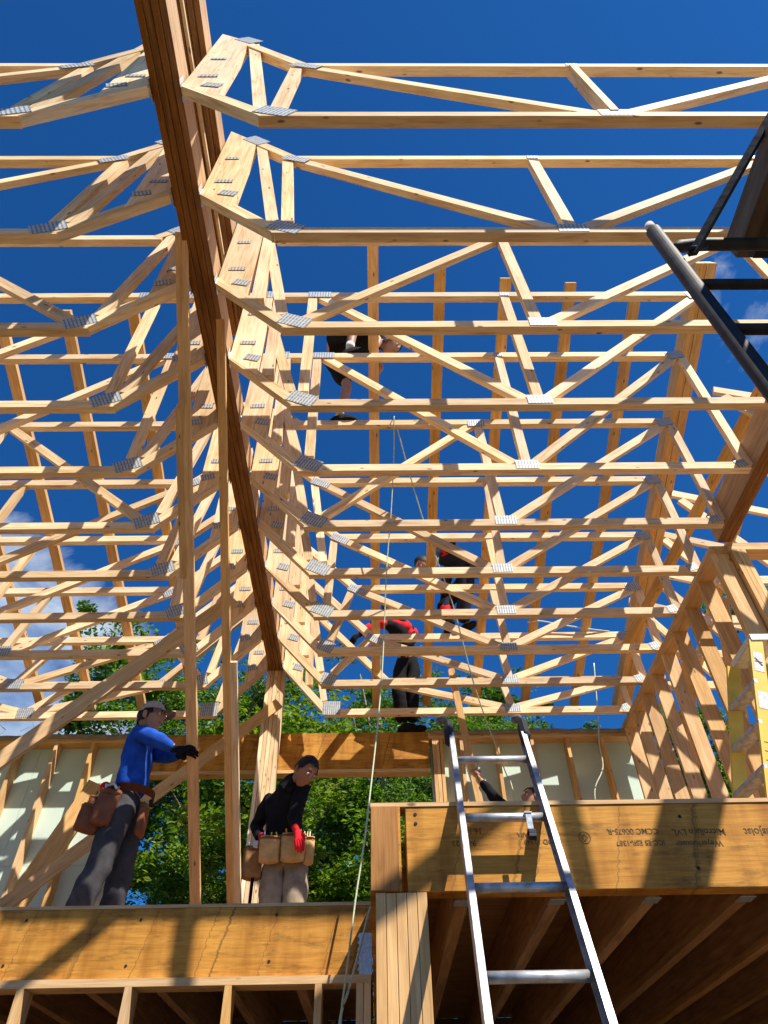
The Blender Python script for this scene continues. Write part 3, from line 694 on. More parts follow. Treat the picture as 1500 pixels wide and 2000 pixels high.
def head_bm(c, fwd, upv, s=1.):
    f = Vector(fwd).normalized(); u = (Vector(upv)-f*Vector(upv).dot(f)).normalized(); r = f.cross(u)
    bm = bmesh.new(); bmesh.ops.create_icosphere(bm, subdivisions=4, radius=1)
    g = lambda v, a, w: math.exp(-((v[0]-a[0])**2+(v[1]-a[1])**2+(v[2]-a[2])**2)/w**2)
    for v in bm.verts:
        x, y, z = v.co; X, Y, Z = x*.076, y*.098, z*.118
        if z < 0: X *= 1+.26*z; Y *= 1+.10*z*(1 if y < 0 else .1)
        if z < -.2 and y < .1: Z *= .78
        n = (x, y, z)
        Y += .026*g(n, (0, .98, -.12), .20)+.010*g(n, (0, 1, .12), .18) - .012*g(n, (.38, .9, .10), .20) - .012*g(n, (-.38, .9, .10), .20)
        Y += .008*g(n, (0, .85, -.50), .22)+.012*g(n, (0, .7, -.82), .25)+.006*g(n, (.4, .85, .30), .25)+.006*g(n, (-.4, .85, .30), .25)
        v.co = Vector((X, Y, Z))
    for sx in (-1, 1):
        e = bmesh.ops.create_icosphere(bm, subdivisions=2, radius=1)['verts']
        for v in e: v.co = Vector((sx*.076+v.co.x*.010, -.008+v.co.y*.020+v.co.z*-.004, -.006+v.co.z*.033))
    for v in bm.verts: v.co = Vector(c)+(r*v.co.x+f*v.co.y+u*v.co.z)*s
    return bm, (r, f, u)
def face_parts(parent, c, axes, s=1.):
    r, f, u = axes
    for sx in (-1, 1):
        bm = bmesh.new(); bmesh.ops.create_uvsphere(bm, u_segments=10, v_segments=8, radius=.011*s)
        bmobj('eye', bm, EYE, parent, True, loc=Vector(c)+(r*sx*.030+f*.083+u*.010)*s)
        bm = bmesh.new(); bmesh.ops.create_uvsphere(bm, u_segments=10, v_segments=8, radius=.006*s)
        bmobj('iris', bm, HAIR, parent, True, loc=Vector(c)+(r*sx*.030+f*.0905+u*.010)*s)
        bmobj('eyebrow', (lambda b: (add_box(b, (0, 0, 0), (.034*s, .006*s, .007*s)), b)[1])(bmesh.new()), HAIR, parent, loc=Vector(c)+(r*sx*.031+f*.092+u*.036)*s, rot=Matrix((r, f, u)).transposed().to_quaternion())
    bm = bmesh.new(); bmesh.ops.create_uvsphere(bm, u_segments=12, v_segments=8, radius=1)
    for v in bm.verts: v.co = (r*v.co.x*.024+f*v.co.y*.008+u*v.co.z*.008)*s
    bmobj('lips', bm, LIP, parent, True, loc=Vector(c)+(f*.094-u*.052)*s)
def hair_bm(c, axes, s=1., low=-.35, puff=1.10):
    r, f, u = axes; bm = bmesh.new(); bmesh.ops.create_icosphere(bm, subdivisions=4, radius=1)
    rm = [v for v in bm.verts if (v.co.z < low+max(0, v.co.y)*.95) or (v.co.y > .55 and v.co.z < .55)]
    bmesh.ops.delete(bm, geom=rm, context='VERTS')
    for v in bm.verts:
        n_ = 1+.05*noise.noise(v.co*9)
        v.co = Vector(c)+(r*v.co.x*.076+f*v.co.y*.098+u*(v.co.z*.118))*puff*n_*s
    return bm
def hand_bm(wr, dirv, palm, L=.19, curl=.5, fat=1., side=1):
    """wrist, direction of the fingers, palm normal (the side the fingers curl to)"""
    d = Vector(dirv).normalized(); n = (Vector(palm)-d*Vector(palm).dot(d)).normalized(); a = d.cross(n)*side
    w = Vector(wr); nodes = [(w+d*L*.28, (.034*fat, .018*fat))]; edges = []
    nodes.append((w, (.027*fat, .02*fat))); edges.append((0, 1)); nodes.append((w-d*.03, .026*fat)); edges.append((1, 2))
    for k, (off, ln) in enumerate(((-.032, .40), (-.011, .45), (.011, .42), (.031, .33))):
        b = w+d*L*.5+a*off
        i0 = len(nodes); nodes.append((b, .0105*fat)); edges.append((0, i0))
        ang = 0; p = b; prev = i0
        for j_, fr_ in enumerate((.42, .32, .26)):
            ang += curl*(.9 if j_ == 0 else 1.0); p = p+(d*math.cos(ang)+n*math.sin(ang))*ln*L*fr_*1.15
            nodes.append((p, (.0095-.001*j_)*fat)); edges.append((prev, len(nodes)-1)); prev = len(nodes)-1
    b = w+d*L*.16-a*.030; i0 = len(nodes); nodes.append((b, .013*fat)); edges.append((0, i0)); prev = i0; p = b
    for j_, q in enumerate((.17, .14)):
        p = p+(d*.75-a*(.6 if j_ == 0 else .1)+n*(.35+curl*.5)).normalized()*L*q*1.3; nodes.append((p, (.0115-.0015*j_)*fat)); edges.append((prev, len(nodes)-1)); prev = len(nodes)-1
    return skin(nodes, edges, 1)
def shoe(parent, ankle, toe_dir, mat=SHOE, sole=SOLE, L=.27, name='shoe', upv=Vector((0, 0, 1)), drop=.085):
    t = Vector(toe_dir).normalized(); h = Vector(ankle)-upv*drop; q = frame(h, h+t, upv)
    bm = bmesh.new(); bmesh.ops.create_icosphere(bm, subdivisions=3, radius=1)
    for v in bm.verts:
        x, y, z = v.co; X = x*L*.5+L*.20; hgt = .062 if x < -.1 else .062-.026*min(1, (x+.1)/.8)
        v.co = Vector((X, y*.047*(1 if x > 0 else .85), max(0, z)*hgt*1.3+.012 + (min(0, z)*.004)))
    s_ = bmobj(name, bm, mat, parent, True, loc=h, rot=q)
    bm = bmesh.new(); bmesh.ops.create_cone(bm, segments=28, radius1=1, radius2=1, depth=1, cap_ends=True)
    for v in bm.verts:
        x, y, z = v.co; v.co = Vector((x*L*.52+L*.20, y*.050*(1 if x > 0 else .85), z*.024))
    so_ = bmobj('sole', bm, sole, s_); so_.location = (0, 0, 0); return s_
def person(root, J, fwd, mats, heads=1.1, face=None, hairm=HAIR, sleeve='long', legs='long', capped=False, gloves=None, hands=((.5, None), (.5, None)), bodymat=SKIN_A):
    """J: joints in world coordinates; builds the continuous body and the clothes over it"""
    g = lambda k: Vector(J[k])
    pel, wai, che, nec, hea = g('pel'), g('wai'), g('che'), g('nec'), g('hea')
    sr = lambda s: (g('sh'+s), g('el'+s), g('wr'+s)); lr = lambda s: (g('hip'+s), g('kn'+s), g('an'+s))
    def trunk(e, arms, lg, lowleg=True):
        segs = [[(pel, (.135+e, .105+e)), (wai, (.125+e, .10+e)), (che, (.150+e, .115+e)), (nec*.8+che*.2, (.085+e, .075+e) if arms != 'skin' else (.062, .058))]]
        return segs
    # body: one continuous surface
    segs = [[(pel, (.125, .10)), (wai, (.115, .092)), (che, (.14, .105)), (nec, (.056, .056)), (nec.lerp(hea, .7), (.05, .052))]]
    n0 = 5
    for s in 'LR':
        a, b, c = sr(s); segs.append([2, (a, .055), (a.lerp(b, .5), .047), (b, .040), (b.lerp(c, .5), .036), (c, .026)])
    for s in 'LR':
        a, b, c = lr(s); segs.append([0, (a, .083), (a.lerp(b, .5), .074), (b, .055), (b.lerp(c, .4), .053), (c, .037)])
    nodes, edges = chain(*segs); bm = skin(nodes, edges, 1)
    hb, ax = head_bm(hea, face or fwd, J.get('hup', (0, 0, 1)), heads); merge(bm, hb)
    for s, hs in zip('LR', hands):
        if gloves is None and hs is not None and hs[0] is not None:
            a, b, c = sr(s); merge(bm, hand_bm(c, hs[2] if len(hs) > 2 else (c-b), hs[1] or fwd, curl=hs[0], side=1 if s == 'R' else -1))
    body = bmobj('body', bm, bodymat, root, True)
    face_parts(root, hea, ax, heads)
    if hairm and not capped: bmobj('hair', hair_bm(hea, ax, heads, low=J.get('hlow', -.35)), hairm, root, True)
    elif hairm: bmobj('hair', hair_bm(hea, ax, heads, low=-.45, puff=1.03), hairm, root, True)
    # shirt
    q = J.get('bulk', 1.25); z = J.get('leg', 1.05)
    segs = [[(pel+(wai-pel)*.15, (.145*q, .120*q)), (wai, (.132*q, .112*q)), (che, (.158*q, .124*q)), (che.lerp(nec, .58), (.120*q, .098*q)), (nec.lerp(hea, .12), (.074, .072)), (nec.lerp(hea, .30), (.068, .066))]]
    for s in 'LR':
        a, b, c = sr(s)
        if sleeve == 'long': segs.append([2, (a, .078), (a.lerp(b, .5), .070), (b, .060), (b.lerp(c, .55), .053), (b.lerp(c, .92), .040)])
        else: segs.append([2, (a, .078), (a.lerp(b, .45), .074), (a.lerp(b, .7), .070)])
    nodes, edges = chain(*segs); bm = skin(nodes, edges, 2); wrinkle(bm, .011); bmobj('shirt', bm, mats['shirt'], root, True)
    # trousers
    segs = [[(pel+(wai-pel)*.75, (.130*q, .108*q)), (pel, (.142*q, .120*q))]]
    for s in 'LR':
        a, b, c = lr(s)
        if legs == 'long': segs.append([1, (a, .108*z), (a.lerp(b, .5), .104*z), (b, .088*z), (b.lerp(c, .5), .088*z), (c, .078*z)])
        else: segs.append([1, (a, .104), (a.lerp(b, .5), .104), (a.lerp(b, .95), .098)])
    nodes, edges = chain(*segs); bm = skin(nodes, edges, 2); wrinkle(bm, .014, 7); bmobj('trousers' if legs == 'long' else 'shorts', bm, mats['legs'], root, True)
    if gloves:
        for s, hs in zip('LR', hands):
            if hs is None: continue
            a, b, c = sr(s); dv = hs[2] if len(hs) > 2 else (c-b)
            bm = hand_bm(c, dv, hs[1] or fwd, L=.20, curl=hs[0], fat=1.25, side=1 if s == 'R' else -1)
            cf = skin([(c-Vector(dv).normalized()*.06, .036), (c, .033), (c+Vector(dv).normalized()*.03, .033)], [(0, 1), (1, 2)], 1); merge(bm, cf)
            bmobj('glove', bm, gloves, root, True)
    return ax

# man in blue, pushing at the leaning board
pm = thing('person', W(-1.85, 5.1, FH), 'person in grey-brown cap and blue jersey with leather tool belt, gripping a leaning board', 'person', None)
J = dict(pel=W(-1.855, 5.10, 2.19), wai=W(-1.85, 5.10, 2.34), che=W(-1.90, 5.10, 2.57), nec=W(-1.885, 5.10, 2.76), hea=W(-1.83, 5.08, 2.87),
         shR=W(-1.85, 4.93, 2.665), elR=W(-1.64, 4.86, 2.555), wrR=W(-1.515, 4.885, 2.50), shL=W(-1.84, 5.27, 2.66), elL=W(-1.66, 5.20, 2.60), wrL=W(-1.505, 5.05, 2.535),
         hipR=W(-1.86, 5.01, 2.13), knR=W(-1.89, 4.99, 1.76), anR=W(-1.98, 4.99, 1.36), hipL=W(-1.85, 5.19, 2.13), knL=W(-1.83, 5.24, 1.77), anL=W(-1.85, 5.28, 1.36), hup=(-.1, 0, 1))
ax = person(pm, J, Vector((1, -.05, -.05)), dict(shirt=BLUE, legs=GREYP), face=Vector((1, -.22, -.05)), capped=True, gloves=BLACKC,
            hands=((.55, Vector((0, -1, 0)), Vector((1, -.5, .0))), (.5, Vector((0, 1, 0)), Vector((.9, -.1, -.15)))))
def cap(root, c, ax, mat):
    r, f, u = [a*1.1 for a in ax]; bm = bmesh.new(); bmesh.ops.create_icosphere(bm, subdivisions=4, radius=1)
    bmesh.ops.delete(bm, geom=[v for v in bm.verts if v.co.z < .18-.22*min(0, v.co.y)*-1], context='VERTS')
    for v in bm.verts: v.co = Vector(c)+r*v.co.x*.088+f*(v.co.y*.108)+u*(v.co.z*.125+.004)
    bmesh.ops.solidify(bm, geom=bm.faces[:], thickness=.003); cp = bmobj('cap', bm, mat, root, True)
    bm = bmesh.new(); n = 14; ra, rb_ = [], []
    for k in range(n+1):
        a = math.pi*(k/n); x = math.cos(a)*.083; y = math.sin(a)
        ra.append(bm.verts.new(Vector(c)+r*x+f*(.055+y*.050)+u*(.038-.012*abs(math.cos(a))))); rb_.append(bm.verts.new(Vector(c)+r*x*1.0+f*(.055+y*.135)+u*(.030-.022*abs(math.cos(a)))))
    for k in range(n): bm.faces.new((ra[k], ra[k+1], rb_[k+1], rb_[k]))
    bmesh.ops.solidify(bm, geom=bm.faces[:], thickness=.004); bmobj('peak', bm, mat, cp, True)
cap(pm, J['hea'], ax, CAPM)
def band(root, name, c, rx, ry, h, mat, tilt=0.):
    bm = bmesh.new(); n = 28; rings = []
    for z in (-h/2, h/2): rings.append([bm.verts.new((math.cos(2*math.pi*k/n)*rx, math.sin(2*math.pi*k/n)*ry, z+tilt*math.cos(2*math.pi*k/n))) for k in range(n)])
    for k in range(n): bm.faces.new((rings[0][k], rings[0][(k+1) % n], rings[1][(k+1) % n], rings[1][k]))
    bmesh.ops.solidify(bm, geom=bm.faces[:], thickness=.006); return bmobj(name, bm, mat, root, True, loc=Vector(c))
band(pm, 'belt', W(-1.855, 5.10, 2.235), .188, .170, .06, BROWNL)
def pouch(root, name, c, size, mat, rz=0., rx=0., ry=0.):
    bm = bmesh.new(); bmesh.ops.create_cube(bm, size=1); bmesh.ops.subdivide_edges(bm, edges=bm.edges[:], cuts=5, use_grid_fill=True)
    for v in bm.verts:
        x, y, z = v.co*2; k = 1-.10*abs(z)**3; rr = math.hypot(x, y)
        if z < 0: x *= 1+.06*z; y *= 1+.12*z
        f_ = (1-.12*(abs(x)*abs(y))); zz = z*(1-.10*(x*x)*(1 if z < 0 else 0))
        v.co = Vector((x*size[0]/2*f_, y*size[1]/2*f_*k, zz*size[2]/2))
    wrinkle(bm, .004, 20)
    q = Quaternion((0, 0, 1), rz) @ Quaternion((1, 0, 0), rx) @ Quaternion((0, 1, 0), ry)
    o = bmobj(name, bm, mat, root, True, loc=Vector(c), rot=q)
    rim = bmesh.new(); n = 24; k_ = .52; r0_, r1_ = [], []
    for i in range(n):
        a = 2*math.pi*i/n; cx_, cy_ = math.cos(a), math.sin(a); e = .55
        x = math.copysign(abs(cx_)**e, cx_)*size[0]*k_; y = math.copysign(abs(cy_)**e, cy_)*size[1]*k_
        r0_.append(rim.verts.new((x, y, size[2]*.36))); r1_.append(rim.verts.new((x*1.04, y*1.08, size[2]*.43+.004*math.sin(a*3))))
    for i in range(n): rim.faces.new((r0_[i], r0_[(i+1) % n], r1_[(i+1) % n], r1_[i]))
    bmesh.ops.solidify(rim, geom=rim.faces[:], thickness=.004); rr_ = bmobj('rim', rim, RIM, o, True); rr_.location = (0, 0, 0)
    for i in range(3):
        t_ = bmesh.new(); add_box(t_, (0, 0, 0), (.012, .008, .09), Quaternion((0, 1, 0), random.uniform(-.35, .35))); tt_ = bmobj('tool', t_, random.choice((GALV, RUBBER, YELLOW)), o); tt_.location = (size[0]*(-.3+.3*i), random.uniform(-.01, .01), size[2]*.48)
    return o
RIM = clothmat('leather_edge', (.40, .23, .12))
pouch(pm, 'tool_pouch', W(-1.93, 4.90, 2.07), (.15, .07, .25), BROWNL, .2, 0, .12)
pouch(pm, 'tool_pouch', W(-2.03, 4.93, 2.00), (.17, .09, .18), BROWNL, .45, 0, .15)
pouch(pm, 'tool_pouch', W(-2.01, 4.95, 2.09), (.15, .07, .13), BROWNL, .45, 0, .15)
pouch(pm, 'tool_pouch', W(-1.70, 5.06, 2.04), (.05, .13, .22), BROWNL)
bm = bmesh.new(); bmesh.ops.create_cone(bm, segments=20, radius1=.035, radius2=.035, depth=.035, cap_ends=True); bmobj('tape_measure', bm, REDC, pm, loc=W(-1.985, 4.94, 2.235), rot=Quaternion((1, 0, 0), 1.4))
tube('hammer_handle', [W(-1.95, 4.89, 2.22), W(-1.90, 4.875, 2.23), W(-1.87, 4.87, 2.19)], .011, GALV, pm)
for k in 'LR': shoe(pm, J['an'+k]+Vector((0, 0, .02)), (1, -.1, 0))

# man in black bending forward
pk2 = thing('person', W(-.76, 6.0, FH), 'person in black jacket and khaki trousers bending his head down over a suede tool apron', 'person')
J = dict(pel=W(-.765, 6.03, 2.13), wai=W(-.775, 6.0, 2.28), che=W(-.80, 5.93, 2.52), nec=W(-.715, 5.81, 2.665), hea=W(-.61, 5.66, 2.675), bulk=1.42, leg=1.18,
         shR=W(-.93, 5.98, 2.60), elR=W(-1.05, 6.10, 2.38), wrR=W(-.96, 5.92, 2.22), shL=W(-.645, 5.79, 2.56), elL=W(-.68, 5.72, 2.31), wrL=W(-.655, 5.68, 2.205),
         hipR=W(-.85, 6.03, 2.06), knR=W(-.845, 5.98, 1.74), anR=W(-.86, 6.02, 1.36), hipL=W(-.68, 6.03, 2.06), knL=W(-.65, 5.97, 1.74), anL=W(-.66, 6.01, 1.36), hup=(.45, -.3, 1), hlow=-.25)
person(pk2, J, Vector((.35, -1, -.2)), dict(shirt=BLACKC, legs=KHAKI), face=Vector((.62, -.60, -.85)), gloves=REDC, bodymat=SKIN_B,
       hands=((.5, Vector((-.3, 1, 0)), Vector((.35, -.15, -1))), (.7, Vector((1, 0, 0)), Vector((.1, -.2, -1)))))
band(pk2, 'belt', W(-.765, 6.02, 2.20), .215, .185, .05, TAN)
pouch(pk2, 'tool_pouch', W(-.87, 5.825, 2.10), (.175, .08, .20), TAN, .1)
pouch(pk2, 'tool_pouch', W(-.68, 5.80, 2.105), (.20, .09, .21), TAN, .05)
pouch(pk2, 'tool_pouch', W(-.555, 5.86, 2.10), (.08, .11, .20), TAN, .2)
pouch(pk2, 'side_pouch', W(-1.02, 5.96, 2.045), (.16, .13, .24), clothmat('worn_leather', (.30, .16, .07)), .3)
tube('hammer_handle', [W(-1.0, 5.93, 2.0), W(-1.0, 5.92, 1.72)], .013, BLACKC, pk2)
bm = bmesh.new(); add_box(bm, (0, 0, 0), (.05, .03, .06), bevel=.008); bmobj('tape_measure', bm, GALV, pk2, loc=W(-1.0, 5.90, 2.17))
for x in (-.60, -.575, -.555): tube('pencil', [W(x, 5.82, 2.14), W(x+.005, 5.81, 2.235)], .005, PINE, pk2, seg=6)
tube('leg_seam', [W(-.96, 5.99, 1.7), W(-.955, 5.99, 1.5)], .004, BLACKC, pk2)
for k in 'LR': shoe(pk2, J['an'+k]+Vector((0, 0, .02)), (.2, -1, 0))

# man in shorts crouching on the truss tops
p3 = thing('person', W(-.33, 4.087, 5.56), 'person in black shorts and shoes stepping across two truss tops, bent low', 'person')
J = dict(pel=W(-.50, 3.80, 6.42), wai=W(-.37, 3.78, 6.47), che=W(-.15, 3.76, 6.50), nec=W(.06, 3.76, 6.46), hea=W(.18, 3.76, 6.40),
         shR=W(-.03, 3.64, 6.46), elR=W(.06, 3.60, 6.22), wrR=W(.0, 3.58, 6.0), shL=W(-.03, 3.90, 6.46), elL=W(.08, 3.95, 6.26), wrL=W(-.03, 3.97, 6.10),
         hipL=W(-.44, 3.92, 6.38), knL=W(-.27, 4.0, 6.02), anL=W(-.345, 4.09, 5.64), hipR=W(-.44, 3.68, 6.40), knR=W(-.20, 3.46, 6.27), anR=W(-.225, 3.475, 5.87), hup=(.3, 0, 1), hlow=-.5)
person(p3, J, Vector((1, 0, -.3)), dict(shirt=BLACKC, legs=BLACKC), face=Vector((.7, -.2, -.7)), sleeve='short', legs='short', hairm=HAIRB, bodymat=SKIN_A,
       hands=((.6, Vector((0, -1, 0)), Vector((-.3, 0, -1))), (.6, Vector((0, 1, 0)), Vector((-.2, 0, -1)))))
shoe(p3, W(-.36, 4.087, 5.60), (1, -.1, 0), drop=.075, sole=SHOE); shoe(p3, W(-.235, 3.477, 5.84), (1, -.15, .0), drop=.075, sole=SHOE)
for s_ in ('L', 'R'): tube('sock', [J['an'+s_]+Vector((0, 0, .07)), J['an'+s_]-Vector((0, 0, .02))], .043, SOLE, p3, seg=12)

# person in red and grey climbing on the far trusses
p4 = thing('person', W(1.0, 6.5, 4.75), 'person with red and grey sleeves bending down on the far right trusses', 'person')
J = dict(pel=W(1.12, 6.35, 5.48), wai=W(1.08, 6.30, 5.60), che=W(.93, 6.20, 5.66), nec=W(.72, 6.12, 5.53), hea=W(.59, 6.09, 5.38),
         shR=W(.92, 6.05, 5.66), elR=W(.72, 6.02, 5.50), wrR=W(.66, 6.06, 5.26), shL=W(.92, 6.34, 5.62), elL=W(.86, 6.38, 5.36), wrL=W(.80, 6.40, 5.14),
         hipR=W(1.12, 6.28, 5.42), knR=W(1.04, 6.38, 5.08), anR=W(1.03, 6.50, 4.82), hipL=W(1.10, 6.44, 5.40), knL=W(.84, 6.46, 5.12), anL=W(.83, 6.50, 4.82), hup=(-.4, 0, 1))
person(p4, J, Vector((-1, -.2, -.4)), dict(shirt=DENIM, legs=DENIM), face=Vector((-.6, -.3, -.7)), gloves=BLACKC, hands=((.6, Vector((0, 1, 0))), (.6, Vector((0, -1, 0)))))
for a, b, lab in (('shR', 'elR', 'sleeve'), ('shL', 'shR', 'sleeve'), ('hipL', 'knL', 'trouser_leg'), ('knL', 'anL', 'trouser_leg')):
    A_, B_ = J[a], J[b]; r_ = .088 if lab == 'sleeve' else .108
    bm = skin([(A_.lerp(B_, .12), r_*1.05), (A_.lerp(B_, .5), r_), (A_.lerp(B_, .9), r_*.9)], [(0, 1), (1, 2)], 1); wrinkle(bm, .008); bmobj('red_'+lab, bm, REDC, p4, True)
bm = skin([(J['elR'], .066), (J['elR'].lerp(J['wrR'], .5), .060), (J['wrR'], .045)], [(0, 1), (1, 2)], 1); wrinkle(bm, .008); bmobj('grey_sleeve', bm, GREYC, p4, True)
pouch(p4, 'tool_bag', W(1.19, 6.22, 5.42), (.14, .10, .22), BLACKC)
shoe(p4, J['anR'], (.6, -.8, 0), sole=SHOE); shoe(p4, J['anL'], (.3, -1, 0), sole=SHOE)

# person in red on the wall top
p5 = thing('person', W(.33, 7.45, 4.0), 'person in red shirt and dark trousers standing bent over on the back wall header', 'person')
J = dict(pel=W(.40, 7.40, 4.93), wai=W(.385, 7.34, 5.07), che=W(.35, 7.25, 5.28), nec=W(.28, 7.18, 5.42), hea=W(.20, 7.14, 5.52),
         shR=W(.17, 7.16, 5.34), elR=W(-.02, 7.12, 5.30), wrR=W(-.20, 7.10, 5.12), shL=W(.48, 7.28, 5.32), elL=W(.46, 7.15, 5.08), wrL=W(.36, 7.10, 4.90),
         hipR=W(.32, 7.40, 4.88), knR=W(.27, 7.36, 4.50), anR=W(.31, 7.46, 4.10), hipL=W(.48, 7.42, 4.88), knL=W(.44, 7.38, 4.52), anL=W(.43, 7.50, 4.12), hup=(-.3, 0, 1), bulk=1.05)
person(p5, J, Vector((-.4, -1, -.2)), dict(shirt=BLACKC, legs=BLACKC), face=Vector((-.3, -.4, -.8)), hairm=HAIRB, bodymat=SKIN_A, gloves=BLACKC, hands=((.6, Vector((1, 0, 0))), (.6, Vector((0, 1, 0)))))
shoe(p5, W(.31, 7.46, 4.10), (.8, -.6, 0), drop=.10, sole=SHOE); shoe(p5, W(.43, 7.50, 4.12), (.8, -.6, 0), drop=.12, sole=SHOE)

for a, b, r_ in (('shR', 'elR', .082), ('elR', 'wrR', .066), ('shL', 'elL', .080), ('shL', 'shR', .105)):
    A_, B_ = J[a], J[b]; bm = skin([(A_, r_), (A_.lerp(B_, .5), r_*.97), (B_, r_*.85)], [(0, 1), (1, 2)], 1); wrinkle(bm, .008); bmobj('red_sleeve', bm, REDC, p5, True)

# person reaching up behind the ladder
p6 = thing('person', W(1.55, 6.95, FH), 'person behind the printed beam, only head and raised dark-sleeved arm in view', 'person')
J = dict(pel=W(1.60, 6.95, 2.20), wai=W(1.59, 6.95, 2.34), che=W(1.57, 6.95, 2.58), nec=W(1.57, 6.93, 2.76), hea=W(1.575, 6.90, 2.925),
         shR=W(1.40, 6.93, 2.73), elR=W(1.19, 6.86, 2.93), wrR=W(1.045, 6.82, 3.13), shL=W(1.75, 6.97, 2.66), elL=W(1.80, 6.95, 2.38), wrL=W(1.75, 6.85, 2.15),
         hipR=W(1.51, 6.95, 2.13), knR=W(1.50, 6.93, 1.74), anR=W(1.50, 6.97, 1.36), hipL=W(1.69, 6.95, 2.13), knL=W(1.70, 6.93, 1.74), anL=W(1.70, 6.97, 1.36), hup=(-.2, 0, 1))
person(p6, J, Vector((-1, -.2, .2)), dict(shirt=BLACKC, legs=GREYP), face=Vector((-.9, -.35, .25)), bodymat=SKIN_A,
       hands=((.4, None), (.5, Vector((0, 1, 0)), Vector((-.5, 0, 1)))))
for k in 'LR': shoe(p6, J['an'+k]+Vector((0, 0, .02)), (-1, -.1, 0))

# ------------------------------------------------------------------ trees behind the house
def leafmat(name, a, b, c):
    m, N, P = newmat(name); N_out = [n for n in m.node_tree.nodes if n.type == 'OUTPUT_MATERIAL'][0]
    oi = N.n('ShaderNodeObjectInfo'); ge = N.n('ShaderNodeNewGeometry'); tc = N.n('ShaderNodeTexCoord')
    g = N.n('ShaderNodeTexNoise'); N.l(tc.outputs['Object'], g.inputs['Vector']); g.inputs['Scale'].default_value = .9; g.inputs['Detail'].default_value = 3
    v = N.math('ADD', N.math('MULTIPLY', ge.outputs['Random Per Island'], .55), N.math('MULTIPLY', g.outputs[0], .45))
    col = N.ramp(v, [(.2, a), (.5, b), (.8, c)])
    N.l(col, P.inputs['Base Color']); P.inputs['Roughness'].default_value = .5; P.inputs['Specular IOR Level'].default_value = .35
    tr = N.n('ShaderNodeBsdfTranslucent'); N.l(N.mix(1, col, (1.5, 1.6, .5), 'MULTIPLY'), tr.inputs[0]); mx = N.n('ShaderNodeMixShader'); mx.inputs[0].default_value = .38
    N.l(P.outputs[0], mx.inputs[1]); N.l(tr.outputs[0], mx.inputs[2]); N.l(mx.outputs[0], N_out.inputs[0]); return m
LEAF_A = leafmat('leaf_mid_green', (.035, .09, .012), (.085, .175, .022), (.20, .31, .045))
LEAF_B = leafmat('leaf_yellow_green', (.05, .11, .012), (.12, .21, .025), (.26, .34, .05))
LEAF_C = leafmat('leaf_deep_green', (.02, .065, .012), (.06, .14, .02), (.15, .25, .035))
BARK = wood('bark', (.34, .29, .24), (.22, .18, .14), (.08, .06, .045), rough=.95, var=.2)
def tree_template(seed, H, RR, nclump, nleaf, low=.25, top=1.0):
    rnd = random.Random(seed); limbs = bmesh.new(); tips = []
    def limb(p, d, r, L, lev):
        n = 5; pts = [p]; rr = [r]
        for k in range(n):
            d = (d+Vector((rnd.uniform(-.25, .25), rnd.uniform(-.25, .25), rnd.uniform(-.05, .18)))).normalized(); p = p+d*L/n; pts.append(p); rr.append(r*(1-.75*(k+1)/n))
        seg = 7 if lev == 0 else 5; rings = []
        for i, q in enumerate(pts):
            dd = (pts[min(i+1, n)]-pts[max(i-1, 0)]).normalized(); x = dd.orthogonal().normalized(); y = dd.cross(x)
            rings.append([limbs.verts.new(q+(x*math.cos(2*math.pi*k/seg)+y*math.sin(2*math.pi*k/seg))*rr[i]*(1+.1*rnd.uniform(-1, 1))) for k in range(seg)])
        for i in range(n):
            for k in range(seg): limbs.faces.new((rings[i][k], rings[i][(k+1) % seg], rings[i+1][(k+1) % seg], rings[i+1][k]))
        if lev >= 1: tips.extend(pts[2:])
        if lev < 3:
            for k in range((9, 4, 3)[lev]):
                t = rnd.uniform(low if lev == 0 else .3, 1.0); i = min(n-1, int(t*n)); q = pts[i].lerp(pts[i+1], t*n-i); a = rnd.uniform(0, 6.283)
                nd = Vector((math.cos(a), math.sin(a), rnd.uniform(.1, .9))).normalized()
                limb(q, nd, rr[i]*.5, L*(.42 if lev == 0 else .55)*(1.15-.5*t if lev == 0 else 1), lev+1)
    limb(Vector((0, 0, 0)), Vector((rnd.uniform(-.05, .05), rnd.uniform(-.05, .05), 1)), .16*H/12, H*.92, 0)
    verts, faces = [], []
    for k in range(nclump):
        c = rnd.choice(tips)+Vector((rnd.gauss(0, .28), rnd.gauss(0, .28), rnd.gauss(0, .25))); R_ = rnd.uniform(.2, .55)
        for j in range(nleaf):
            u = Vector((rnd.gauss(0, 1), rnd.gauss(0, 1), rnd.gauss(0, .6))).normalized()*R_*rnd.random()**.5; u.z *= .7; q = c+u
            s = rnd.uniform(.030, .068); nrm = Vector((rnd.gauss(0, .7), rnd.gauss(0, .7), 1)).normalized(); x = nrm.orthogonal().normalized(); x = Quaternion(nrm, rnd.uniform(0, 6.28)) @ x; y = nrm.cross(x)
            b = len(verts); verts += [q-x*s*1.1, q-x*s*.1-y*s*.62+nrm*s*.2, q+x*s*1.2-nrm*s*.25, q-x*s*.1+y*s*.62+nrm*s*.2]; faces.append((b, b+1, b+2, b+3))
    cm = bpy.data.meshes.new('crown'); cm.from_pydata(verts, [], faces); tm = bpy.data.meshes.new('trunk'); limbs.to_mesh(tm); limbs.free()
    for p in tm.polygons: p.use_smooth = True
    return cm, tm, H
TT_ = [tree_template(5, 12, 3.5, 370, 115), tree_template(8, 11, 3.2, 350, 115), tree_template(21, 8.5, 3, 270, 115, low=.12), tree_template(33, 13, 3.5, 200, 80, low=.45)]
for cm, tm, H in TT_: tm.materials.append(BARK)
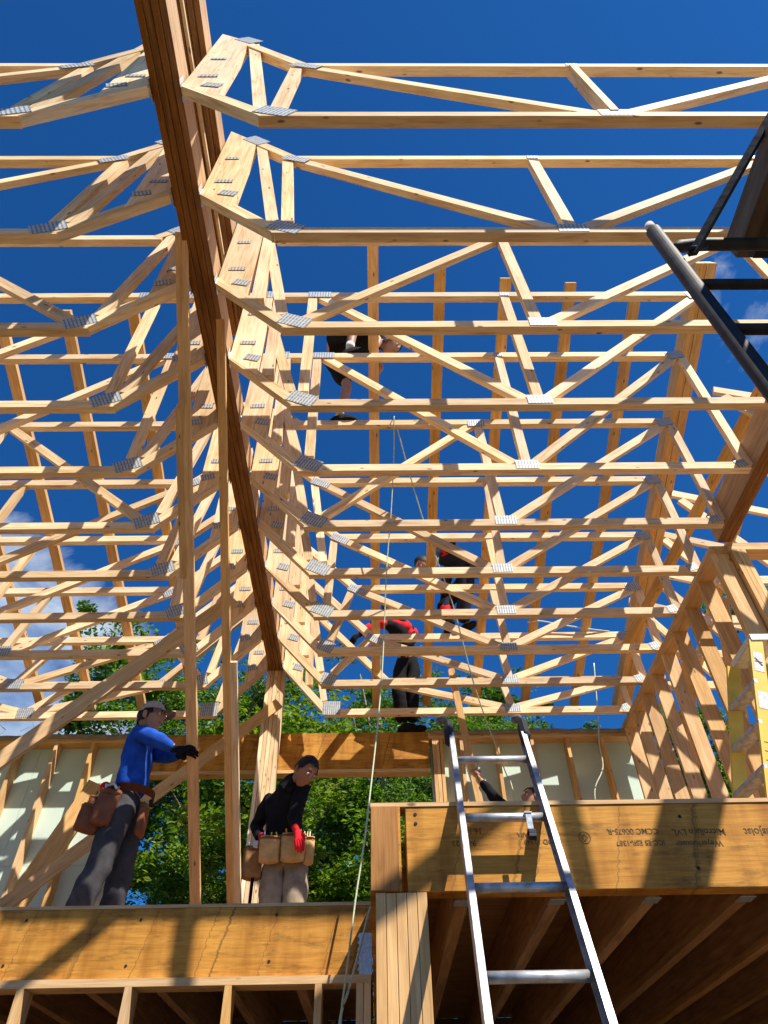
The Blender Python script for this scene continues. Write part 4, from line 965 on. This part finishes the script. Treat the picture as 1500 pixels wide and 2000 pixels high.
def tree(k, X, d, s, rz, leaf, lab, sz=None):
    cm, tm, H = TT_[k]
    if not cm.materials: cm.materials.append(leaf)
    T = thing('leafy_tree', Vector((X, d, -.1)), lab, 'tree', 'leafy trees behind the house'); T.rotation_euler = (0, 0, rz); T.scale = (s, s, sz or s)
    c = bpy.data.objects.new('crown', cm); link(c, T); c.material_slots[0].link = 'OBJECT'; c.material_slots[0].material = leaf
    link(bpy.data.objects.new('trunk', tm), T)
for k, (tk, X, d, s, rz, leaf, lab, sz) in enumerate([
    (0, -3.35, 16.5, .84, .3, LEAF_A, 'tall leafy tree rising above the wall behind the man in blue', .80),
    (1, -1.9, 15.5, .92, 1.9, LEAF_A, 'leafy tree seen behind the leaning boards in the window opening', .90),
    (3, -.25, 16.0, .85, 4.0, LEAF_C, 'loose open tree whose twigs show above the window header', .74),
    (2, -3.6, 12.5, 1.0, 2.2, LEAF_B, 'low yellow-green tree filling the window opening at left', .80),
    (2, -1.5, 11.8, .92, 4.4, LEAF_B, 'low yellow-green tree behind the bending man', .76),
    (2, .25, 12.6, .95, .9, LEAF_A, 'low bushy tree at the right jamb of the window opening', .76),
    (1, -.6, 19.5, 1.0, 3.3, LEAF_C, 'far dark green tree behind the window opening, beyond the nearer ones', .92),
    (1, 3.6, 16.0, .95, .6, LEAF_A, 'leafy tree above the back wall at the right, beside the doubled rafter', .95),
    (0, 5.9, 16.5, .95, 2.8, LEAF_C, 'deep green tree seen through the right end of the trusses', .90),
    (0, 8.4, 15.5, .90, 5.1, LEAF_C, 'dark tree seen between the studs of the right wall', .80),
    (2, 6.8, 12.5, 1.0, 1.2, LEAF_A, 'low tree seen low between the right wall studs', .90)]):
    tree(tk, X, d, s, rz, leaf, lab, sz)
# slender pale trunk in the window opening
bt = thing('birch_tree', Vector((.16, 13.2, -.1)), 'tree with a slender pale grey trunk at the right side of the window opening', 'tree')
tube('trunk', spline([(.10, 13.2, -.1), (.16, 13.2, 3), (.10, 13.2, 5.5), (.18, 13.2, 7.2), (.02, 13.3, 9.5), (.15, 13.3, 11)], 6), [.17-.14*i/30 for i in range(31)], BARK, bt, seg=10)
for a, b, c in (((.14, 13.2, 6.8), (-.25, 13.1, 7.9), (-.5, 13.0, 9.0)), ((.12, 13.2, 6.2), (.55, 13.1, 7.2), (.8, 13.1, 8.4)), ((.16, 13.2, 7.4), (-.1, 13.2, 8.6), (-.35, 13.1, 10))):
    tube('branch', spline([a, b, c], 5), [.06-.005*i for i in range(11)], BARK, bt, seg=7)
cr = bpy.data.objects.new('crown', TT_[3][0]); link(cr, bt); cr.scale = (.6, .6, .72); cr.location = (0, 0, .4); cr.material_slots[0].link = 'OBJECT'; cr.material_slots[0].material = LEAF_A
# thin bare brush along the left of the wall top
def brush():
    bm = bmesh.new(); rnd = random.Random(4)
    for k in range(46):
        x = rnd.uniform(-8.6, -4.5); p = Vector((x, 14+rnd.uniform(-.5, .5), 0)); h = rnd.uniform(8.4, 10.0); seg = 4; prev = None
        pts = [Vector((x, p.y, 5.5))]
        for j in range(7): pts.append(pts[-1]+Vector((rnd.uniform(-.25, .25), rnd.uniform(-.2, .2), (h-5.5)/7)))
        for i, q in enumerate(pts):
            r = .03*(1-i/8.5); row = [bm.verts.new(q+Vector((math.cos(a), math.sin(a), 0))*r) for a in (0, 2.09, 4.19)]
            if prev:
                for m_ in range(3): bm.faces.new((prev[m_], prev[(m_+1) % 3], row[(m_+1) % 3], row[m_]))
            prev = row
            if i > 2:
                e = q+Vector((rnd.uniform(-.5, .5), rnd.uniform(-.3, .3), rnd.uniform(.2, .6))); a_ = [bm.verts.new(q+Vector((0, 0, .01))), bm.verts.new(q-Vector((.012, 0, .01))), bm.verts.new(e)]; bm.faces.new(a_)
    o = bmobj('bare_thicket', bm, BARK); tag(o, 'thin bare twigs rising over the left end of the back wall', 'thicket', kind='stuff')
brush()
